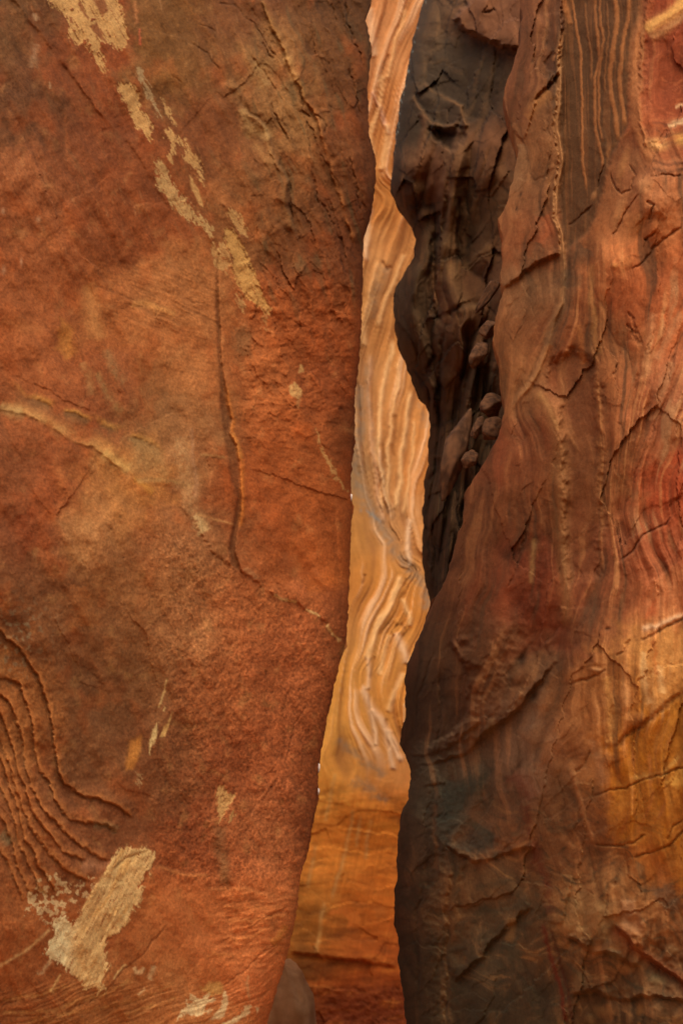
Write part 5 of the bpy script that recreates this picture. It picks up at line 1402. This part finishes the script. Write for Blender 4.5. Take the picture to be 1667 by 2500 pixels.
        w.streak(p, ww, c, a, 5, 1.5, h=h * 0.7)
    for p in ([(984, 1440), (968, 1490), (945, 1520), (925, 1560)], [(960, 1525), (980, 1525), (990, 1545), (978, 1560)], [(900, 1690), (905, 1740), (915, 1830)], [(990, 1410), (985, 1435)], [(915, 1600), (905, 1660)], [(940, 1755), (950, 1830)],
              [(893, 1400), (885, 1430)], [(950, 1000), (938, 1100), (940, 1200)], [(965, 1010), (960, 1120)], [(945, 130), (925, 200)], [(930, 640), (945, 660), (955, 650)]):
        w.crack(p, 5, 0.035, (128, 74, 34), 0.5, 5, 2, 0.0)
    # grey veins
    gy = (140, 118, 96)
    for p, ww, a in (([(876, 930), (880, 1000), (876, 1080), (872, 1150), (880, 1200)], 13, 0.65), ([(870, 1170), (900, 1230), (930, 1290), (965, 1340), (1000, 1390), (1032, 1420), (1046, 1460), (1040, 1500)], 15, 0.65),
                     ([(890, 880), (900, 960), (915, 1060), (935, 1180), (960, 1280)], 6, 0.35), ([(820, 1800), (850, 1830), (890, 1860), (940, 1900)], 12, 0.55), ([(860, 1900), (900, 1925), (950, 1960)], 13, 0.6),
                     ([(945, 650), (925, 700), (905, 780)], 12, 0.4), ([(1022, 975), (1036, 1000), (1040, 1050)], 8, 0.4)):
        w.streak(p, ww, gy, a, 8, 5, brk=0.35)
    w.streak([(880, 1240), (905, 1255), (930, 1275)], 5, (120, 128, 126), 0.6, 5, 5, brk=0.5)
    # lower wall: slanting drips and level orange bands
    lo = ss(1860, 1980, y)
    drip = w.an(-0.2, 0.98, 420, 9, 3, 371, 8)
    w.tone(lo * 0.08 * drip)
    w.h += 0.006 * lo * drip
    blo = fbm(x / 80, y / 38, 4, 377, 0.55)
    w.tone(lo * 0.30 * blo)
    w.mixall((128, 66, 26), 0.4 * lo * ss(0.1, 0.6, -blo))
    w.mixall((216, 124, 46), 0.4 * lo * ss(0.1, 0.6, blo))
    w.h += 0.010 * lo * blo
    fa, ga = facet(x + 9 * w.a1, y + 9 * w.a2, 130, 44, 1.0, 0.06, 31)
    w.h += 0.012 * lo * fa
    w.tone(0.10 * lo * fa - 0.10 * lo * ss(0.06, 0.0, ga))
    lev = w.an(1, 0.06, 120, 16, 4, 373, 14)
    w.tone(lo * 0.20 * lev)
    w.mixall((214, 122, 44), 0.5 * lo * ss(0.3, 0.7, lev))
    for p in ([(818, 1885), (806, 1950), (792, 2010)], [(864, 1970), (850, 2050), (828, 2130), (808, 2200)], [(772, 2060), (760, 2120), (750, 2170)], [(790, 2200), (780, 2280), (770, 2330)], [(880, 1990), (870, 2070)], [(905, 2000), (890, 2100)]):
        w.streak(p, 4.5, (222, 164, 92), 0.6, 3, 2, brk=0.2)
    org = (222, 122, 48)
    w.streak([(885, 2015), (930, 2022), (980, 2020)], 8, (206, 124, 40), 0.7, 6, 4)
    w.streak([(740, 2190), (790, 2190), (835, 2196)], 7, (206, 124, 48), 0.65, 5, 4, brk=0.2)
    w.patch([(800, 2238), (806, 2222), (840, 2216), (876, 2224), (877, 2262), (850, 2264), (848, 2242), (835, 2232), (815, 2232)], org, 0.85, 3, 3, 4)
    w.streak([(875, 2170), (920, 2178), (980, 2185)], 6, (206, 118, 44), 0.5, 6, 4, brk=0.3)
    w.patch([(905, 2215), (940, 2210), (945, 2230), (915, 2240)], (196, 110, 46), 0.45, 6, 5, 5)
    w.patch([(885, 2332), (910, 2330), (950, 2345), (950, 2356), (900, 2350)], (206, 112, 44), 0.65, 5, 4, 4)
    w.ledge([(700, 2325), (760, 2332), (830, 2342), (900, 2350), (980, 2362)], 0.06, 40, 14, side=-1, cr=0.6, dark=(70, 36, 16), da=0.6, dw=6, wl=4)
    w.patch([(690, 2330), (770, 2340), (810, 2350), (800, 2385), (740, 2390), (690, 2380)], (84, 44, 20), 0.4, 10, 6, 10)
    w.streak([(740, 2400), (800, 2400), (860, 2402), (960, 2406)], 6, (190, 96, 40), 0.55, 5, 4, brk=0.2)
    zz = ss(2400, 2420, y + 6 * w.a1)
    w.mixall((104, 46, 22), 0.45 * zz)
    nn = fbm(x / 16, y / 14, 4, 381)
    w.tone(0.2 * zz * nn)
    w.h += 0.012 * zz * nn
    w.lab[(y > 1870 + 0.45 * (x - 800) + 14 * w.a1)] = 1
    w.lab[(y > 2402 + 6 * w.a1)] = 2
    px, py = X, Y
    hh = w.h.reshape(w.shape)
    Yd = 15.2 + 0.9 * (px - 850) / 300 - 1.1 * ss(900, 2500, py) + 0.5 * np.sin((py - 300) / 420.0) * ss(2100, 1800, py) - 1.25 * hh
    V = place(px, py, Yd)
    root = thing('far_cliff', 'bright golden cliff with wavy vertical bands seen through the narrow gap', 'rock cliff')
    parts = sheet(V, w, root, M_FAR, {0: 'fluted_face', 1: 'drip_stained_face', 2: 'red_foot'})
    parts[2]['label'] = 'dark red foot of the bright cliff'
    return root


far_cliff = build_far()


# ================================================================== loose rocks
def lump(name, centre, axes, rot, colours, label, cat, seed, group=None, rough=0.18, mat=None, box=0.0, sub=5, taper=0.0, planes=0):
    """a weathered stone: subdivided sphere squared off and carved by noise"""
    import bmesh
    bm = bmesh.new()
    bmesh.ops.create_icosphere(bm, subdivisions=sub, radius=1.0)
    P = np.array([v.co[:] for v in bm.verts])
    F = np.array([[v.index for v in f.verts] for f in bm.faces])
    bm.free()
    if box:
        P = np.sign(P) * np.abs(P) ** (1 - box)
    def n3(p, s, sd):
        return (fbm(p[:, 0] * s + p[:, 2] * s * 0.7, p[:, 1] * s - p[:, 2] * s * 0.6, 4, sd) + fbm(p[:, 2] * s + p[:, 1] * 0.5 * s, p[:, 0] * s, 4, sd + 5)) * 0.5
    if planes:                                   # cut by flat breaks
        g = np.random.default_rng(seed)
        nn = g.normal(size=(planes, 3))
        nn /= np.linalg.norm(nn, axis=1, keepdims=True)
        dd = g.uniform(0.62, 0.98, planes)
        dr = P / np.linalg.norm(P, axis=1, keepdims=True)
        q = np.maximum(dr @ nn.T, 1e-3) / dd
        P = dr * (1.0 / ((q ** 18).sum(1) ** (1 / 18.0)))[:, None].clip(0.2, 1.3)
    r = 1 + rough * n3(P, 1.3, seed) + rough * 0.45 * n3(P, 4.0, seed + 9)
    tint = n3(P, 2.0, seed + 20) + 0.6 * fbm(P[:, 2] * 9 + 0.4 * P[:, 0], P[:, 0] * 1.5, 3, seed + 31)
    P = P * r[:, None]
    P[:, :2] *= (1 - taper * (1 - P[:, 2:3]) * 0.5)
    P = P * np.array(axes)
    cx, sx = math.cos(rot[0]), math.sin(rot[0])
    cy, sy = math.cos(rot[1]), math.sin(rot[1])
    cz, sz = math.cos(rot[2]), math.sin(rot[2])
    Rx = np.array([[1, 0, 0], [0, cx, -sx], [0, sx, cx]])
    Ry = np.array([[cy, 0, sy], [0, 1, 0], [-sy, 0, cy]])
    Rz = np.array([[cz, -sz, 0], [sz, cz, 0], [0, 0, 1]])
    P = P @ (Rz @ Ry @ Rx).T
    a, b = lin(colours[0]), lin(colours[1])
    k = ss(-0.5, 0.5, tint)[:, None]
    C = a * (1 - k) + b * k
    o = mesh_obj(name, P, F, C.astype(f32), mat or M_SHADE)
    o.location = centre
    o['label'] = label
    o['category'] = cat
    if group:
        o['group'] = group
    return o


def at(px, py, Y):
    v = place(np.array([float(px)]), np.array([float(py)]), np.array([float(Y)]))[0]
    return tuple(float(c) for c in v)


bt = at(700, 2352, 9.6)
lump('boulder', (bt[0] - 0.05, 9.6, bt[2] * 0.46), (0.27, 0.34, bt[2] * 0.55), (0, 0.06, 0.2), ((150, 98, 58), (182, 130, 86)), 'smooth grey-brown boulder at the foot of the far wall', 'boulder', 3, rough=0.13, box=0.06)

STONES = 'stones wedged in the crevice'
SC = ((80, 54, 36), (116, 78, 50))
for px, py, Y, ax, rot, lab, sd in (
        (1110, 1110, 6.62, (0.12, 0.12, 0.27), (0.1, 0.25, 0.2), 'largest wedged stone, pale and tapering downward in the dark crevice', 41),
        (1198, 988, 6.42, (0.075, 0.075, 0.068), (0.2, -0.3, 0.4), 'rounded knob of stone wedged at the top of the crevice pile', 42),
        (1166, 1042, 6.5, (0.030, 0.035, 0.092), (0.0, 0.35, 0.0), 'narrow finger shaped stone standing beside the rounded knob', 43),
        (1205, 1042, 6.4, (0.058, 0.06, 0.066), (0.3, 0.6, 0.0), 'small tilted stone just under the rounded knob', 44),
        (1147, 1122, 6.5, (0.042, 0.05, 0.062), (0.3, 0.3, 0.5), 'small stone low in the crevice next to the tapering stone', 45),
        (1168, 862, 6.5, (0.052, 0.06, 0.075), (0.0, 0.3, 0.3), 'bulging stone under the leaning slab edge', 46),
        (1188, 805, 6.5, (0.042, 0.05, 0.065), (0.0, 0.3, 0.3), 'lumpy stone above the bulging stone along the slab edge', 47),
        (1192, 722, 6.6, (0.034, 0.05, 0.140), (0.0, 0.62, 0.0), 'long leaning splinter of rock in the shaded recess', 48)):
    lump('wedged_stone', at(px, py, Y), ax, rot, SC, lab, 'stone', sd, STONES, 0.12, M_SHADE, 0.0, 5, 0.5 if sd == 41 else 0.1, 16)

# ================================================================== canyon floor
gx = np.concatenate([-np.geomspace(4, 150, 14)[::-1], np.linspace(-3.9, 3.9, 60), np.geomspace(4, 150, 14)])
gy = np.concatenate([-np.geomspace(3, 150, 14)[::-1], np.linspace(-2.9, 14, 90), np.geomspace(14.3, 160, 14)])
GX2, GY2 = np.meshgrid(gx, gy)
GZ = 0.03 * fbm(GX2.ravel() / 1.3, GY2.ravel() / 1.3, 4, 500).reshape(GX2.shape) - 0.02
idx = np.arange(GX2.size).reshape(GX2.shape)
Q = np.stack([idx[:-1, :-1], idx[:-1, 1:], idx[1:, 1:], idx[1:, :-1]], -1).reshape(-1, 4)
floor = mesh_obj('ground', np.stack([GX2, GY2, GZ], -1).reshape(-1, 3), Q, None, M_SAND)
floor['kind'] = 'structure'
